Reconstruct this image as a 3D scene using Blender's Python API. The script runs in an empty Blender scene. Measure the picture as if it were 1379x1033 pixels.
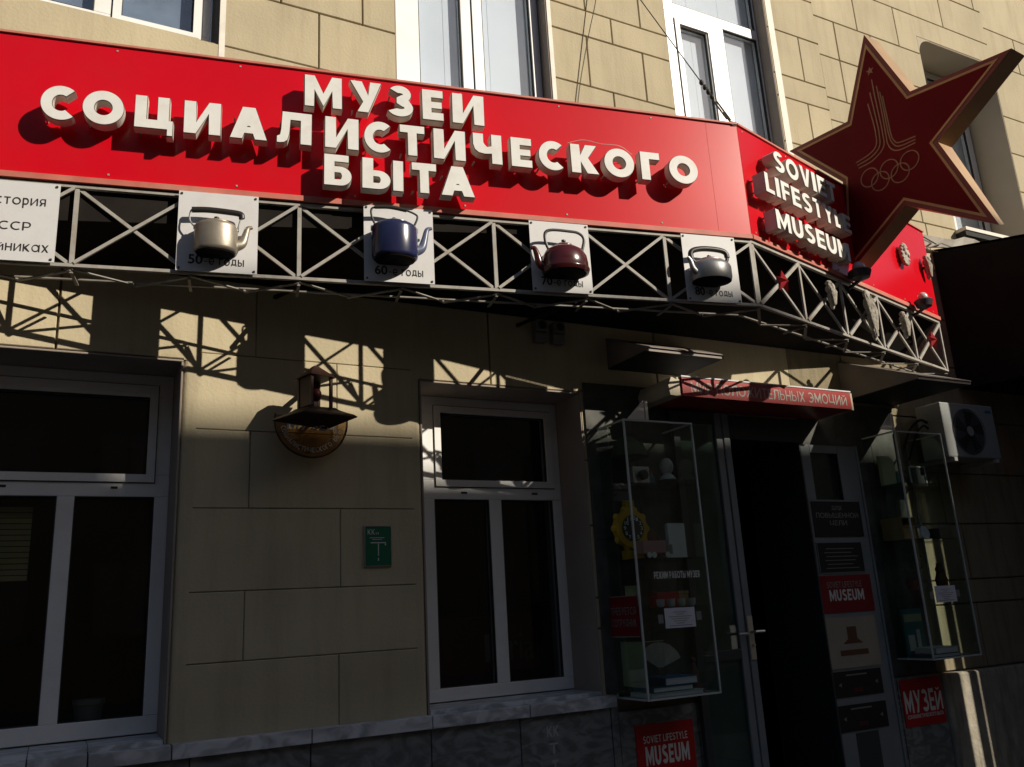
import bpy, bmesh, math, random
from mathutils import Vector, Matrix
from mathutils.geometry import tessellate_polygon
R = math.radians
random.seed(7)
scene = bpy.context.scene
col = scene.collection

# ------------------------------------------------------------------ camera
cam_d = bpy.data.cameras.new('camera')
cam = bpy.data.objects.new('camera', cam_d)
col.objects.link(cam)
cam_d.sensor_fit = 'HORIZONTAL'
cam_d.sensor_width = 36.0
cam_d.lens = 30.17
cam_d.clip_start = 0.05
cam_d.clip_end = 500
YAW, PIT, ROL = R(28.0173), R(14.9677), R(-3.2244)
F_ = Vector((math.sin(YAW)*math.cos(PIT), math.cos(YAW)*math.cos(PIT), math.sin(PIT)))
R0 = Vector((math.cos(YAW), -math.sin(YAW), 0))
U0 = R0.cross(F_)
R_ = R0*math.cos(ROL) + U0*math.sin(ROL)
U_ = U0*math.cos(ROL) - R0*math.sin(ROL)
cam.matrix_world = Matrix(((R_.x, U_.x, -F_.x, 0), (R_.y, U_.y, -F_.y, -5.0), (R_.z, U_.z, -F_.z, 1.6), (0, 0, 0, 1)))
scene.camera = cam

# ------------------------------------------------------------------ light
SUN = Vector((-0.742, 1.0, -0.696))          # direction the light travels
sd = bpy.data.lights.new('sun', 'SUN')
sd.energy = 5.0
sd.angle = R(0.5)
sd.color = (1.0, 0.90, 0.75)
sun = bpy.data.objects.new('sun', sd)
col.objects.link(sun)
sun.location = (12, -16, 14)
sun.rotation_euler = SUN.to_track_quat('-Z', 'Y').to_euler()
world = bpy.data.worlds.new('World')
scene.world = world
world.use_nodes = True
wn = world.node_tree
wn.nodes.clear()
sky = wn.nodes.new('ShaderNodeTexSky')
sky.sky_type = 'NISHITA'
sky.sun_disc = False
sky.sun_elevation = R(29.2)
sky.sun_rotation = R(143.4)
sky.air_density = 1.0
sky.dust_density = 1.0
bg = wn.nodes.new('ShaderNodeBackground')
bg.inputs['Strength'].default_value = 0.069
wo = wn.nodes.new('ShaderNodeOutputWorld')
wn.links.new(sky.outputs[0], bg.inputs[0])
wn.links.new(bg.outputs[0], wo.inputs[0])
scene.view_settings.view_transform = 'Standard'
scene.view_settings.look = 'None'
scene.view_settings.exposure = 0.05
scene.view_settings.gamma = 1.0
scene.view_settings.use_curve_mapping = False

# ------------------------------------------------------------------ materials
def nodes_of(name):
    m = bpy.data.materials.new(name)
    m.use_nodes = True
    nt = m.node_tree
    nt.nodes.clear()
    out = nt.nodes.new('ShaderNodeOutputMaterial')
    return m, nt, out

def mat(name, c, rough=0.6, metal=0.0, objvar=0.0, var=0.12, scale=6.0, bump=0.0, bscale=60.0, spec=0.4, dirt=None, dscale=1.2, damt=0.35, streak=False, coat=0.0):
    m, nt, out = nodes_of(name)
    N, L = nt.nodes, nt.links
    b = N.new('ShaderNodeBsdfPrincipled')
    L.new(b.outputs[0], out.inputs[0])
    b.inputs['Roughness'].default_value = rough
    b.inputs['Metallic'].default_value = metal
    b.inputs['Specular IOR Level'].default_value = spec
    b.inputs['Coat Weight'].default_value = coat
    tc = N.new('ShaderNodeTexCoord')
    n1 = N.new('ShaderNodeTexNoise')
    n1.inputs['Scale'].default_value = scale
    n1.inputs['Detail'].default_value = 6
    L.new(tc.outputs['Object'], n1.inputs['Vector'])
    ramp = N.new('ShaderNodeMapRange')
    ramp.inputs['From Min'].default_value = 0.3
    ramp.inputs['From Max'].default_value = 0.7
    ramp.inputs['To Min'].default_value = 1.0 - var
    ramp.inputs['To Max'].default_value = 1.0 + var
    L.new(n1.outputs['Fac'], ramp.inputs['Value'])
    if objvar:
        oi = N.new('ShaderNodeObjectInfo')
        r0 = N.new('ShaderNodeMapRange')
        r0.inputs['To Min'].default_value = 1-objvar
        r0.inputs['To Max'].default_value = 1+objvar
        L.new(oi.outputs['Random'], r0.inputs['Value'])
        mm = N.new('ShaderNodeMath'); mm.operation = 'MULTIPLY'
        L.new(ramp.outputs[0], mm.inputs[0]); L.new(r0.outputs[0], mm.inputs[1])
        ramp = mm
    mul = N.new('ShaderNodeVectorMath')
    mul.operation = 'SCALE'
    mul.inputs[0].default_value = c[:3]
    L.new(ramp.outputs[0], mul.inputs['Scale'])
    cur = mul.outputs[0]
    if dirt:
        n2 = N.new('ShaderNodeTexNoise')
        n2.inputs['Scale'].default_value = dscale
        n2.inputs['Detail'].default_value = 8
        n2.inputs['Roughness'].default_value = 0.65
        if streak:
            mp = N.new('ShaderNodeMapping')
            mp.inputs['Scale'].default_value = (6.0, 6.0, 0.7)
            L.new(tc.outputs['Object'], mp.inputs[0])
            L.new(mp.outputs[0], n2.inputs['Vector'])
        else:
            L.new(tc.outputs['Object'], n2.inputs['Vector'])
        r2 = N.new('ShaderNodeMapRange')
        r2.inputs['From Min'].default_value = 0.48
        r2.inputs['From Max'].default_value = 0.72
        r2.inputs['To Max'].default_value = damt
        L.new(n2.outputs['Fac'], r2.inputs['Value'])
        mx = N.new('ShaderNodeMix')
        mx.data_type = 'RGBA'
        L.new(r2.outputs[0], mx.inputs[0])
        L.new(cur, mx.inputs[6])
        mx.inputs[7].default_value = (*dirt, 1)
        cur = mx.outputs[2]
    L.new(cur, b.inputs['Base Color'])
    if bump:
        n3 = N.new('ShaderNodeTexNoise')
        n3.inputs['Scale'].default_value = bscale
        n3.inputs['Detail'].default_value = 5
        L.new(tc.outputs['Object'], n3.inputs['Vector'])
        bp = N.new('ShaderNodeBump')
        bp.inputs['Strength'].default_value = bump
        bp.inputs['Distance'].default_value = 0.02
        L.new(n3.outputs['Fac'], bp.inputs['Height'])
        L.new(bp.outputs[0], b.inputs['Normal'])
    return m

def glass_mat(name, tint=(0.9, 0.95, 0.95), refl=1.0, ior=1.5, rough=0.0):
    m, nt, out = nodes_of(name)
    N, L = nt.nodes, nt.links
    tr = N.new('ShaderNodeBsdfTransparent')
    tr.inputs[0].default_value = (*tint, 1)
    gl = N.new('ShaderNodeBsdfGlossy')
    gl.inputs['Roughness'].default_value = rough
    fr = N.new('ShaderNodeFresnel')
    ge = N.new('ShaderNodeNewGeometry')
    mr = N.new('ShaderNodeMapRange')
    mr.inputs['To Min'].default_value = ior
    mr.inputs['To Max'].default_value = 1.0/ior
    L.new(ge.outputs['Backfacing'], mr.inputs['Value'])
    L.new(mr.outputs[0], fr.inputs[0])
    tc = N.new('ShaderNodeTexCoord')
    nz = N.new('ShaderNodeTexNoise')
    nz.inputs['Scale'].default_value = 1.3
    L.new(tc.outputs['Object'], nz.inputs['Vector'])
    bp = N.new('ShaderNodeBump')
    bp.inputs['Strength'].default_value = 0.02
    bp.inputs['Distance'].default_value = 0.05
    L.new(nz.outputs['Fac'], bp.inputs['Height'])
    L.new(bp.outputs[0], gl.inputs['Normal'])
    mu = N.new('ShaderNodeMath')
    mu.operation = 'MULTIPLY'
    mu.inputs[1].default_value = refl
    mu.use_clamp = True
    L.new(fr.outputs[0], mu.inputs[0])
    mx = N.new('ShaderNodeMixShader')
    L.new(mu.outputs[0], mx.inputs[0])
    L.new(tr.outputs[0], mx.inputs[1])
    L.new(gl.outputs[0], mx.inputs[2])
    L.new(mx.outputs[0], out.inputs[0])
    return m

def marble(name, c1, c2, sc=3.0):
    m, nt, out = nodes_of(name)
    N, L = nt.nodes, nt.links
    b = N.new('ShaderNodeBsdfPrincipled')
    b.inputs['Roughness'].default_value = 0.35
    tc = N.new('ShaderNodeTexCoord')
    mp = N.new('ShaderNodeMapping')
    mp.inputs['Rotation'].default_value = (0.2, 0.3, 0.6)
    mp.inputs['Scale'].default_value = (1.0, 2.6, 2.0)
    n = N.new('ShaderNodeTexNoise')
    n.inputs['Scale'].default_value = sc
    n.inputs['Detail'].default_value = 9
    n.inputs['Distortion'].default_value = 1.8
    L.new(tc.outputs['Object'], mp.inputs[0])
    L.new(mp.outputs[0], n.inputs['Vector'])
    r = N.new('ShaderNodeMapRange')
    r.inputs['From Min'].default_value = 0.42
    r.inputs['From Max'].default_value = 0.6
    L.new(n.outputs['Fac'], r.inputs['Value'])
    mx = N.new('ShaderNodeMix')
    mx.data_type = 'RGBA'
    L.new(r.outputs[0], mx.inputs[0])
    mx.inputs[6].default_value = (*c1, 1)
    mx.inputs[7].default_value = (*c2, 1)
    L.new(mx.outputs[2], b.inputs['Base Color'])
    L.new(b.outputs[0], out.inputs[0])
    return m

M = {}
M['plaster_shade'] = mat('plaster_shade', (0.26, 0.22, 0.145), 0.9, var=0.12, scale=3, bump=0.25, bscale=40, dirt=(0.10, 0.085, 0.06), dscale=1.6, damt=0.6, streak=True, spec=0.15)  # wall plaster darkened: the stall's deep shade is put into the colour
M['plaster'] = mat('plaster', (0.49, 0.425, 0.29), 0.85, objvar=0.045, var=0.09, scale=1.7, bump=0.15, bscale=50, dirt=(0.29, 0.235, 0.15), dscale=1.3, damt=0.38, streak=True, spec=0.2)
M['plaster_smooth'] = mat('plaster_smooth', (0.46, 0.40, 0.31), 0.85, var=0.05, scale=3, bump=0.06, bscale=40, spec=0.2)
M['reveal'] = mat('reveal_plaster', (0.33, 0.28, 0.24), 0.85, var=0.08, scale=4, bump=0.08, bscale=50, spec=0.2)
M['joint'] = mat('joint_mortar', (0.24, 0.19, 0.125), 0.95, var=0.2, scale=12, bump=0.15)
M['pvc'] = mat('white_pvc', (0.84, 0.84, 0.83), 0.35, var=0.03, scale=2, dirt=(0.48, 0.46, 0.44), dscale=2.5, damt=0.3)
M['whitepaint'] = mat('white_paint', (0.76, 0.72, 0.64), 0.6, var=0.05, scale=8, dirt=(0.45, 0.38, 0.3), dscale=5, damt=0.4)
M['gasket'] = mat('dark_gasket', (0.03, 0.03, 0.03), 0.7)
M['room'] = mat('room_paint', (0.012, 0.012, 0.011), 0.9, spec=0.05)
M['blind'] = mat('white_blind', (0.80, 0.86, 0.92), 0.7, var=0.08, scale=1.0)
M['bluecurtain'] = mat('blue_grey_curtain', (0.20, 0.25, 0.33), 0.8, var=0.3, scale=5)
M['yellowblind'] = mat('yellow_blind', (0.35, 0.28, 0.13), 0.7)
M['glass'] = glass_mat('window_glass', (0.8, 0.84, 0.84), 1.0)
M['glassup'] = glass_mat('upper_window_glass', (0.95, 0.965, 0.98), 2.4)
M['caseglass'] = glass_mat('display_glass', (0.90, 0.945, 0.93), 1.3)
M['red'] = mat('red_composite_panel', (0.60, 0.003, 0.013), 0.25, var=0.05, scale=1.5, spec=0.32, dirt=(0.46, 0.02, 0.02), dscale=1.4, damt=0.35, bump=0.01, bscale=3)
M['redtrim'] = mat('dusty_red_trim', (0.52, 0.15, 0.11), 0.6, var=0.15, scale=7, dirt=(0.5, 0.3, 0.22), dscale=4, damt=0.6)
M['letter'] = mat('letter_white', (0.76, 0.755, 0.73), 0.55, var=0.04, scale=10, dirt=(0.52, 0.44, 0.33), dscale=9, damt=0.30)
M['letterside'] = mat('letter_side', (0.60, 0.57, 0.51), 0.6, var=0.1, scale=10, dirt=(0.35, 0.28, 0.2), dscale=9, damt=0.5)
M['steel'] = mat('painted_steel', (0.36, 0.345, 0.315), 0.55, var=0.12, scale=14, dirt=(0.25, 0.16, 0.09), dscale=18, damt=0.6)
M['steeldim'] = mat('shaded_grimy_steel', (0.24, 0.225, 0.20), 0.6, var=0.3, scale=11, dirt=(0.10, 0.07, 0.05), dscale=7, damt=0.8)  # steel copy darkened for the shade on the lower lattice, plus grime
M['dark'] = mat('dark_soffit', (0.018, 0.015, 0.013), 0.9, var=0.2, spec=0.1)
M['plate'] = mat('white_plate', (0.66, 0.66, 0.67), 0.5, var=0.03, scale=5, dirt=(0.45, 0.43, 0.4), dscale=5, damt=0.35)
M['ink'] = mat('black_ink', (0.02, 0.02, 0.02), 0.6)
M['soot'] = mat('soot', (0.012, 0.011, 0.01), 0.9, spec=0.1)
M['alu'] = mat('worn_aluminium', (0.33, 0.295, 0.24), 0.45, metal=0.6, var=0.12, scale=9, bump=0.12, bscale=12, dirt=(0.3, 0.22, 0.14), dscale=6, damt=0.5)
M['alugrey'] = mat('grey_aluminium', (0.34, 0.34, 0.34), 0.42, metal=0.6, var=0.15, scale=9, bump=0.1, bscale=12)
M['blue'] = mat('blue_enamel', (0.016, 0.020, 0.068), 0.22, var=0.15, scale=8, dirt=(0.02, 0.02, 0.03), dscale=8, damt=0.5, spec=0.55)
M['bluelight'] = mat('pale_blue_enamel', (0.12, 0.14, 0.22), 0.3, var=0.15, scale=8)
M['maroon'] = mat('maroon_enamel', (0.060, 0.008, 0.008), 0.2, var=0.15, scale=8, spec=0.55)
M['bakelite'] = mat('black_bakelite', (0.02, 0.018, 0.016), 0.4)
M['bakegrey'] = mat('worn_black_plastic', (0.06, 0.055, 0.05), 0.5)
M['starface'] = mat('dark_red_face', (0.15, 0.003, 0.006), 0.6, var=0.06, scale=3, spec=0.08)
M['starrim'] = mat('red_rim', (0.20, 0.012, 0.01), 0.4, var=0.1, scale=5)
M['gold'] = mat('gold_paint', (0.50, 0.26, 0.10), 0.5, var=0.1, scale=9)
M['golddim'] = mat('old_gold_line', (0.34, 0.16, 0.08), 0.6, var=0.15, scale=12)
M['starside'] = mat('brushed_brass_sheet', (0.50, 0.33, 0.19), 0.38, metal=0.35, var=0.12, scale=4)
M['greyletter'] = mat('faded_letter', (0.42, 0.38, 0.34), 0.6)
M['caseedge'] = mat('polished_glass_edge', (0.50, 0.53, 0.51), 0.25, var=0.1)
M['marble'] = marble('grey_marble', (0.34, 0.36, 0.38), (0.68, 0.69, 0.72), 4.0)
M['plinth'] = marble('dark_granite', (0.12, 0.13, 0.13), (0.24, 0.25, 0.25), 5.0)
M['doorgrey'] = mat('grey_door_metal', (0.20, 0.22, 0.235), 0.4, var=0.08, scale=5)
M['doordark'] = mat('dark_door_metal', (0.045, 0.05, 0.05), 0.45, var=0.08, scale=5)
M['greenglass'] = glass_mat('door_glass', (0.7, 0.78, 0.75), 1.6)
M['doorfilm'] = mat('door_film', (0.13, 0.165, 0.15), 0.5, var=0.4, scale=3)
M['hood'] = mat('hood_sheet', (0.22, 0.19, 0.17), 0.6, var=0.15, scale=5)
M['hooddark'] = mat('hood_underside', (0.02, 0.02, 0.022), 0.8, var=0.1)
M['boxred'] = mat('lightbox_red', (0.40, 0.04, 0.038), 0.35, var=0.10, scale=5, dirt=(0.22, 0.05, 0.04), dscale=5, damt=0.5)
M['cream'] = mat('cream_side', (0.55, 0.48, 0.36), 0.6)
M['acrylic'] = mat('tan_acrylic', (0.36, 0.20, 0.075), 0.35, var=0.1, scale=4)
M['lantern'] = mat('rusty_brown_metal', (0.05, 0.022, 0.014), 0.55, var=0.25, scale=12)
M['lanternlight'] = mat('weathered_brown_edge', (0.11, 0.055, 0.042), 0.6, var=0.25, scale=12)
M['green'] = mat('green_enamel', (0.008, 0.135, 0.065), 0.4, var=0.05)
M['acwhite'] = mat('ac_white', (0.24, 0.255, 0.25), 0.45, var=0.04)
M['acdark'] = mat('ac_grille', (0.06, 0.065, 0.07), 0.5)
M['relief'] = mat('plaster_relief', (0.46, 0.43, 0.37), 0.8, var=0.15, scale=20, bump=0.5, bscale=40, dirt=(0.3, 0.26, 0.2), dscale=18, damt=0.5)
M['redpaint'] = mat('small_star_red', (0.40, 0.02, 0.025), 0.4)
M['awning'] = mat('black_tarpaulin', (0.006, 0.007, 0.006), 0.75, var=0.3, scale=3, bump=0.3, bscale=4, spec=0.15)
M['clad'] = mat('dark_cladding', (0.07, 0.072, 0.064), 0.7, var=0.35, scale=9, dirt=(0.12, 0.11, 0.09), dscale=6, damt=0.5)
M['concrete'] = mat('grimy_concrete', (0.34, 0.31, 0.25), 0.9, var=0.2, scale=7, bump=0.4, bscale=30, dirt=(0.07, 0.065, 0.055), dscale=3, damt=0.7, streak=True)
M['asphalt'] = mat('asphalt', (0.05, 0.05, 0.05), 0.9, var=0.2, scale=40, bump=0.3, bscale=90)
M['paving'] = mat('paving', (0.17, 0.16, 0.15), 0.85, var=0.15, scale=8, bump=0.2)
M['facade2'] = mat('far_facade', (0.26, 0.22, 0.16), 0.85, var=0.08, scale=0.6)
M['wire'] = mat('dark_wire', (0.035, 0.03, 0.025), 0.6)
M['bulb'] = mat('lamp_bulb', (0.6, 0.5, 0.5), 0.1, spec=0.8)
M['lampdark'] = mat('lamp_housing', (0.05, 0.04, 0.05), 0.4)
for nm, c, r in (('yellow', (0.50, 0.30, 0.02), 0.35), ('white', (0.62, 0.62, 0.60), 0.5), ('paper', (0.66, 0.66, 0.72), 0.7), ('pink', (0.45, 0.22, 0.22), 0.5),
                 ('redbright', (0.42, 0.03, 0.02), 0.5), ('bluebright', (0.02, 0.12, 0.26), 0.5), ('teal', (0.04, 0.14, 0.14), 0.5), ('olive', (0.07, 0.09, 0.05), 0.7),
                 ('wood', (0.34, 0.22, 0.09), 0.5), ('brown', (0.12, 0.05, 0.025), 0.6), ('black', (0.012, 0.012, 0.012), 0.5), ('posterred', (0.20, 0.006, 0.010), 0.45),
                 ('postercream', (0.32, 0.29, 0.22), 0.6), ('brightred', (0.46, 0.01, 0.012), 0.45), ('chrome', (0.5, 0.5, 0.5), 0.3), ('greyplastic', (0.22, 0.22, 0.21), 0.5),
                 ('darkred', (0.10, 0.012, 0.012), 0.5), ('graffiti', (0.42, 0.42, 0.42), 0.8), ('cloth', (0.50, 0.48, 0.45), 0.8), ('clay', (0.16, 0.07, 0.04), 0.8), ('palegreen', (0.35, 0.38, 0.22), 0.6)):
    M[nm] = mat(nm, c, r, var=0.07)
M['chrome'].node_tree.nodes['Principled BSDF'].inputs['Metallic'].default_value = 0.8

# ------------------------------------------------------------------ mesh helpers
class MB:
    def __init__(s):
        s.v, s.f, s.mi, s.mats, s.sm = [], [], [], [], []
    def _m(s, m):
        if m not in s.mats: s.mats.append(m)
        return s.mats.index(m)
    def add(s, vs, fs, m, T=None, smooth=False):
        o = len(s.v)
        for p in vs:
            p = Vector(p)
            s.v.append(T @ p if T else p)
        k = s._m(m)
        for f in fs:
            s.f.append([o+i for i in f]); s.mi.append(k); s.sm.append(smooth)
        return s
    def box(s, x0, x1, y0, y1, z0, z1, m, T=None):
        vs = [(x, y, z) for x in (x0, x1) for y in (y0, y1) for z in (z0, z1)]
        return s.add(vs, [(0, 1, 3, 2), (4, 6, 7, 5), (0, 4, 5, 1), (2, 3, 7, 6), (0, 2, 6, 4), (1, 5, 7, 3)], m, T)
    def bar(s, a, b, w, h, m, up=(0, 0, 1), T=None):
        a, b = Vector(a), Vector(b)
        d = (b-a).normalized(); up = Vector(up)
        if abs(d.dot(up)) > 0.98: up = Vector((0, 0, 1)) if abs(d.z) < 0.9 else Vector((0, 1, 0))
        r = d.cross(up).normalized(); u = r.cross(d)
        vs = []
        for p in (a, b):
            for i, j in ((-1, -1), (1, -1), (1, 1), (-1, 1)):
                vs.append(p + r*(i*w/2) + u*(j*h/2))
        return s.add(vs, [(3, 2, 1, 0), (4, 5, 6, 7), (0, 1, 5, 4), (1, 2, 6, 5), (2, 3, 7, 6), (3, 0, 4, 7)], m, T)
    def tube(s, pts, rad, m, n=8, T=None, cap=True):
        pts = [Vector(p) for p in pts]
        rs = rad if isinstance(rad, (list, tuple)) else [rad]*len(pts)
        vs, fs = [], []
        prev = None
        for i, p in enumerate(pts):
            d = (pts[min(i+1, len(pts)-1)] - pts[max(i-1, 0)]).normalized()
            if prev is None:
                a = Vector((0, 0, 1)) if abs(d.z) < 0.9 else Vector((1, 0, 0))
                r = d.cross(a).normalized()
            else:
                r = (prev - d*prev.dot(d)).normalized()
            prev = r
            u = d.cross(r)
            for k in range(n):
                t = 2*math.pi*k/n
                vs.append(p + (r*math.cos(t) + u*math.sin(t))*rs[i])
        for i in range(len(pts)-1):
            for k in range(n):
                fs.append((i*n+k, i*n+(k+1) % n, (i+1)*n+(k+1) % n, (i+1)*n+k))
        if cap:
            fs.append(tuple(range(n))[::-1]); fs.append(tuple((len(pts)-1)*n+k for k in range(n)))
        return s.add(vs, fs, m, T, True)
    def lathe(s, prof, m, n=32, T=None, squash=1.0):
        vs, fs = [], []
        for r, z in prof:
            for k in range(n):
                t = 2*math.pi*k/n
                vs.append((r*math.cos(t), r*math.sin(t)*squash, z))
        for i in range(len(prof)-1):
            for k in range(n):
                fs.append((i*n+k, i*n+(k+1) % n, (i+1)*n+(k+1) % n, (i+1)*n+k))
        fs.append(tuple(range(n))[::-1]); fs.append(tuple((len(prof)-1)*n+k for k in range(n)))
        return s.add(vs, fs, m, T, True)
    def prism(s, poly, y0, y1, m, T=None, mside=None):
        # poly: list of (x, z), extruded along y
        n = len(poly)
        vs = [(x, y0, z) for x, z in poly] + [(x, y1, z) for x, z in poly]
        s.add(vs, [tuple(range(n)), tuple(range(n, 2*n))[::-1]], m, T)
        s.add(vs, [(i, n+i, n+(i+1) % n, (i+1) % n) for i in range(n)], mside or m, T)
        return s
    def ball(s, c, r, m, n=12, sc=(1, 1, 1), T=None):
        prof = [(max(1e-4, math.sin(math.pi*i/n))*r, -math.cos(math.pi*i/n)*r) for i in range(n+1)]
        L = Matrix.Translation(Vector(c)) @ Matrix.Diagonal((*sc, 1))
        return s.lathe(prof, m, n*2, (T @ L) if T else L)
    def build(s, name, parent=None, fix=True, bevel=0.0):
        me = bpy.data.meshes.new(name)
        me.from_pydata([tuple(p) for p in s.v], [], s.f)
        for m in s.mats: me.materials.append(M[m])
        for p, k, sm in zip(me.polygons, s.mi, s.sm):
            p.material_index = k; p.use_smooth = sm
        if fix:
            b = bmesh.new(); b.from_mesh(me)
            bmesh.ops.recalc_face_normals(b, faces=b.faces[:])
            b.to_mesh(me); b.free()
        if any(s.sm):
            try: me.set_sharp_from_angle(angle=R(40))
            except Exception: pass
        o = bpy.data.objects.new(name, me)
        col.objects.link(o)
        if parent: o.parent = parent
        if bevel:
            md = o.modifiers.new('bevel', 'BEVEL'); md.width = bevel; md.segments = 2; md.limit_method = 'ANGLE'
        return o

def tag(o, label, cat, group=None):
    o['label'] = label; o['category'] = cat
    if group: o['group'] = group
    return o
def struct(o):
    o['kind'] = 'structure'
    return o
def thing(name, loc, label, cat, group=None):
    o = bpy.data.objects.new(name, None)
    o.empty_display_size = 0.1
    o.location = loc
    col.objects.link(o)
    tag(o, label, cat, group)
    o['_'] = 0
    del o['_']
    return o
def keep(o, parent):
    """parent while keeping world-space mesh coordinates"""
    o.parent = parent
    o.matrix_parent_inverse = Matrix.Translation(parent.location).inverted()
    return o
def part(mb, name, parent, **k):
    return keep(mb.build(name, **k), parent)
def sub(mb, name, parent, **k):
    o = mb.build(name, **k)
    o.parent = parent
    return o

def bez(p, n=10):
    out = []
    p = [Vector(q) for q in p]
    P = [2*p[0]-p[1]] + p + [2*p[-1]-p[-2]]
    for i in range(1, len(P)-2):
        for k in range(n):
            t = k/n
            a, b, c, d = P[i-1], P[i], P[i+1], P[i+2]
            out.append(0.5*((2*b)+(c-a)*t+(2*a-5*b+4*c-d)*t*t+(3*b-a-3*c+d)*t**3))
    out.append(p[-1])
    return out
def arc(cx, cy, rx, ry, a0, a1, n=14):
    return [(cx+rx*math.cos(R(a0+(a1-a0)*i/n)), cy+ry*math.sin(R(a0+(a1-a0)*i/n))) for i in range(n+1)]
def glyph(c, t=0.25):
    """heavy geometric capitals: returns (width, [(outline, [holes]), ...]) for cap height 1"""
    h = t*0.86
    P = lambda w, *p: (w, [(list(p), [])])
    if c == 'I': return P(t, (0, 0), (t, 0), (t, 1), (0, 1))
    if c in 'ТT': w = .80; return P(w, (0, 1), (0, 1-h), ((w-t)/2, 1-h), ((w-t)/2, 0), ((w+t)/2, 0), ((w+t)/2, 1-h), (w, 1-h), (w, 1))
    if c == 'Г': return P(.66, (0, 0), (t, 0), (t, 1-h), (.66, 1-h), (.66, 1), (0, 1))
    if c == 'L': return P(.64, (0, 0), (.64, 0), (.64, h), (t, h), (t, 1), (0, 1))
    if c == 'П': w = .86; return P(w, (0, 0), (t, 0), (t, 1-h), (w-t, 1-h), (w-t, 0), (w, 0), (w, 1), (0, 1))
    if c == 'Ц': w = .86; return P(w+.10, (0, 0.16), (w-.06, .16), (w-.06, 0), (w+.10, 0), (w+.10, h*.9+.16), (w, h*.9+.16), (w, 1), (w-t, 1), (w-t, h*.9+.16), (t, h*.9+.16), (t, 1), (0, 1))
    if c in 'НH': w = .84; m = .5; return P(w, (0, 0), (t, 0), (t, m-h/2), (w-t, m-h/2), (w-t, 0), (w, 0), (w, 1), (w-t, 1), (w-t, m+h/2), (t, m+h/2), (t, 1), (0, 1))
    if c in 'ЕE': w = .68; return P(w, (0, 0), (w, 0), (w, h), (t, h), (t, .5-h*.44), (w*.94, .5-h*.44), (w*.94, .5+h*.44), (t, .5+h*.44), (t, 1-h), (w, 1-h), (w, 1), (0, 1))
    if c == 'F': w = .66; return P(w, (0, 0), (t, 0), (t, .48-h*.44), (w*.94, .48-h*.44), (w*.94, .48+h*.44), (t, .48+h*.44), (t, 1-h), (w, 1-h), (w, 1), (0, 1))
    if c in 'ИЙ':
        w = .92; k = .36 if t > .2 else .24; z = .84 if c == 'Й' else 1
        o = [(0, 0), (t, 0), (w-t, 1-k), (w-t, 0), (w, 0), (w, 1), (w-t, 1), (t, k), (t, 1), (0, 1)]
        o = [(x, y*z) for x, y in o]
        L_ = [(o, [])]
        if c == 'Й': L_.append((arc(w/2, 1.02, .25, .13, 180, 360, 8) + arc(w/2, 1.02, .13, .05, 360, 180, 8), []))
        return (w, L_)
    if c in 'МM': w = 1.10; return P(w, (0, 0), (t*.95, 0), (t*.95, .54), (w/2, .02), (w-t*.95, .54), (w-t*.95, 0), (w, 0), (w, 1), (w-t*1.0, 1), (w/2, .46), (t*1.0, 1), (0, 1))
    if c in 'АA':
        w = .98; a = t*1.08; q = (w/2-a*.5)
        sl = lambda y: (w/2-a*.52)*y          # left outer edge x at height y
        il = lambda y: min(a+(w/2-a*.52)*y, w/2-.004)
        y0, y1 = .17, .17+h*.80
        yt = min(.80, (w/2-a-.03)/(w/2-a*.52))
        return (w, [([(0, 0), (a, 0), (il(y0), y0), (w-il(y0), y0), (w-a, 0), (w, 0), (w/2+a*.52, 1), (w/2-a*.52, 1)], [[(il(y1), y1), (w-il(y1), y1), (w/2+.02, yt), (w/2-.02, yt)]])])
    if c == 'Л': w = .92; return P(w, (0, 0), (.10, 0), (.20, .02), (.29, .10), (.34, .30), (.365, 1-h), (w-t, 1-h), (w-t, 0), (w, 0), (w, 1), (.13, 1), (.105, .42), (.08, .26), (0, .21))
    if c == 'У': w = .92; return P(w, (.20, 0), (.20+t*1.1, 0), (w, 1), (w-t*1.12, 1), (.53, .56), (t*1.16, 1), (0, 1), (.37, .34))
    if c == 'V': w = .94; return P(w, (w/2-t*.52, 0), (w/2+t*.52, 0), (w, 1), (w-t*1.1, 1), (w/2, .34), (t*1.1, 1), (0, 1))
    if c == 'Y': w = .92; return P(w, ((w-t)/2, 0), ((w+t)/2, 0), ((w+t)/2, .42), (w, 1), (w-t*1.12, 1), (w/2, .63), (t*1.12, 1), (0, 1), ((w-t)/2, .42))
    if c in 'КK': w = .88; return P(w, (0, 0), (t, 0), (t, .40), (w-t*1.26, 0), (w, 0), (t+.25, .54), (w-.02, 1), (w-t*1.25-.02, 1), (t, .62), (t, 1), (0, 1))
    if c in 'ХX': w = .9; k = t*.62; return P(w, (0, 0), (2*k, 0), (w/2, .33), (w-2*k, 0), (w, 0), (w/2+k, .51), (w, 1), (w-2*k, 1), (w/2, .68), (2*k, 1), (0, 1), (w/2-k, .51))
    if c == 'Ж':
        w = 1.2; k = t*.9
        return P(w, (0, 0), (k*1.1, 0), (.46, .42), (.48, 0), (.48+t, 0), (.50+t, .42), (w-k*1.1, 0), (w, 0), (.74+t*.3, .53), (w-.03, 1), (w-k*1.1-.03, 1), (.50+t, .60), (.48+t, 1), (.48, 1), (.46, .60), (k*1.1+.03, 1), (.03, 1), (.46-t*.5, .53))
    if c in 'ОO': return (1.06, [(arc(.53, .5, .53, .51, 0, 352, 44), [arc(.53, .5, .53-t, .51-t*.95, 0, 350, 35)])])
    if c in 'СC': return (.90, [(arc(.52, .5, .52, .51, 48, 312, 32) + arc(.52, .5, .52-t, .51-t*.92, 305, 55, 26), [])])
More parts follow.
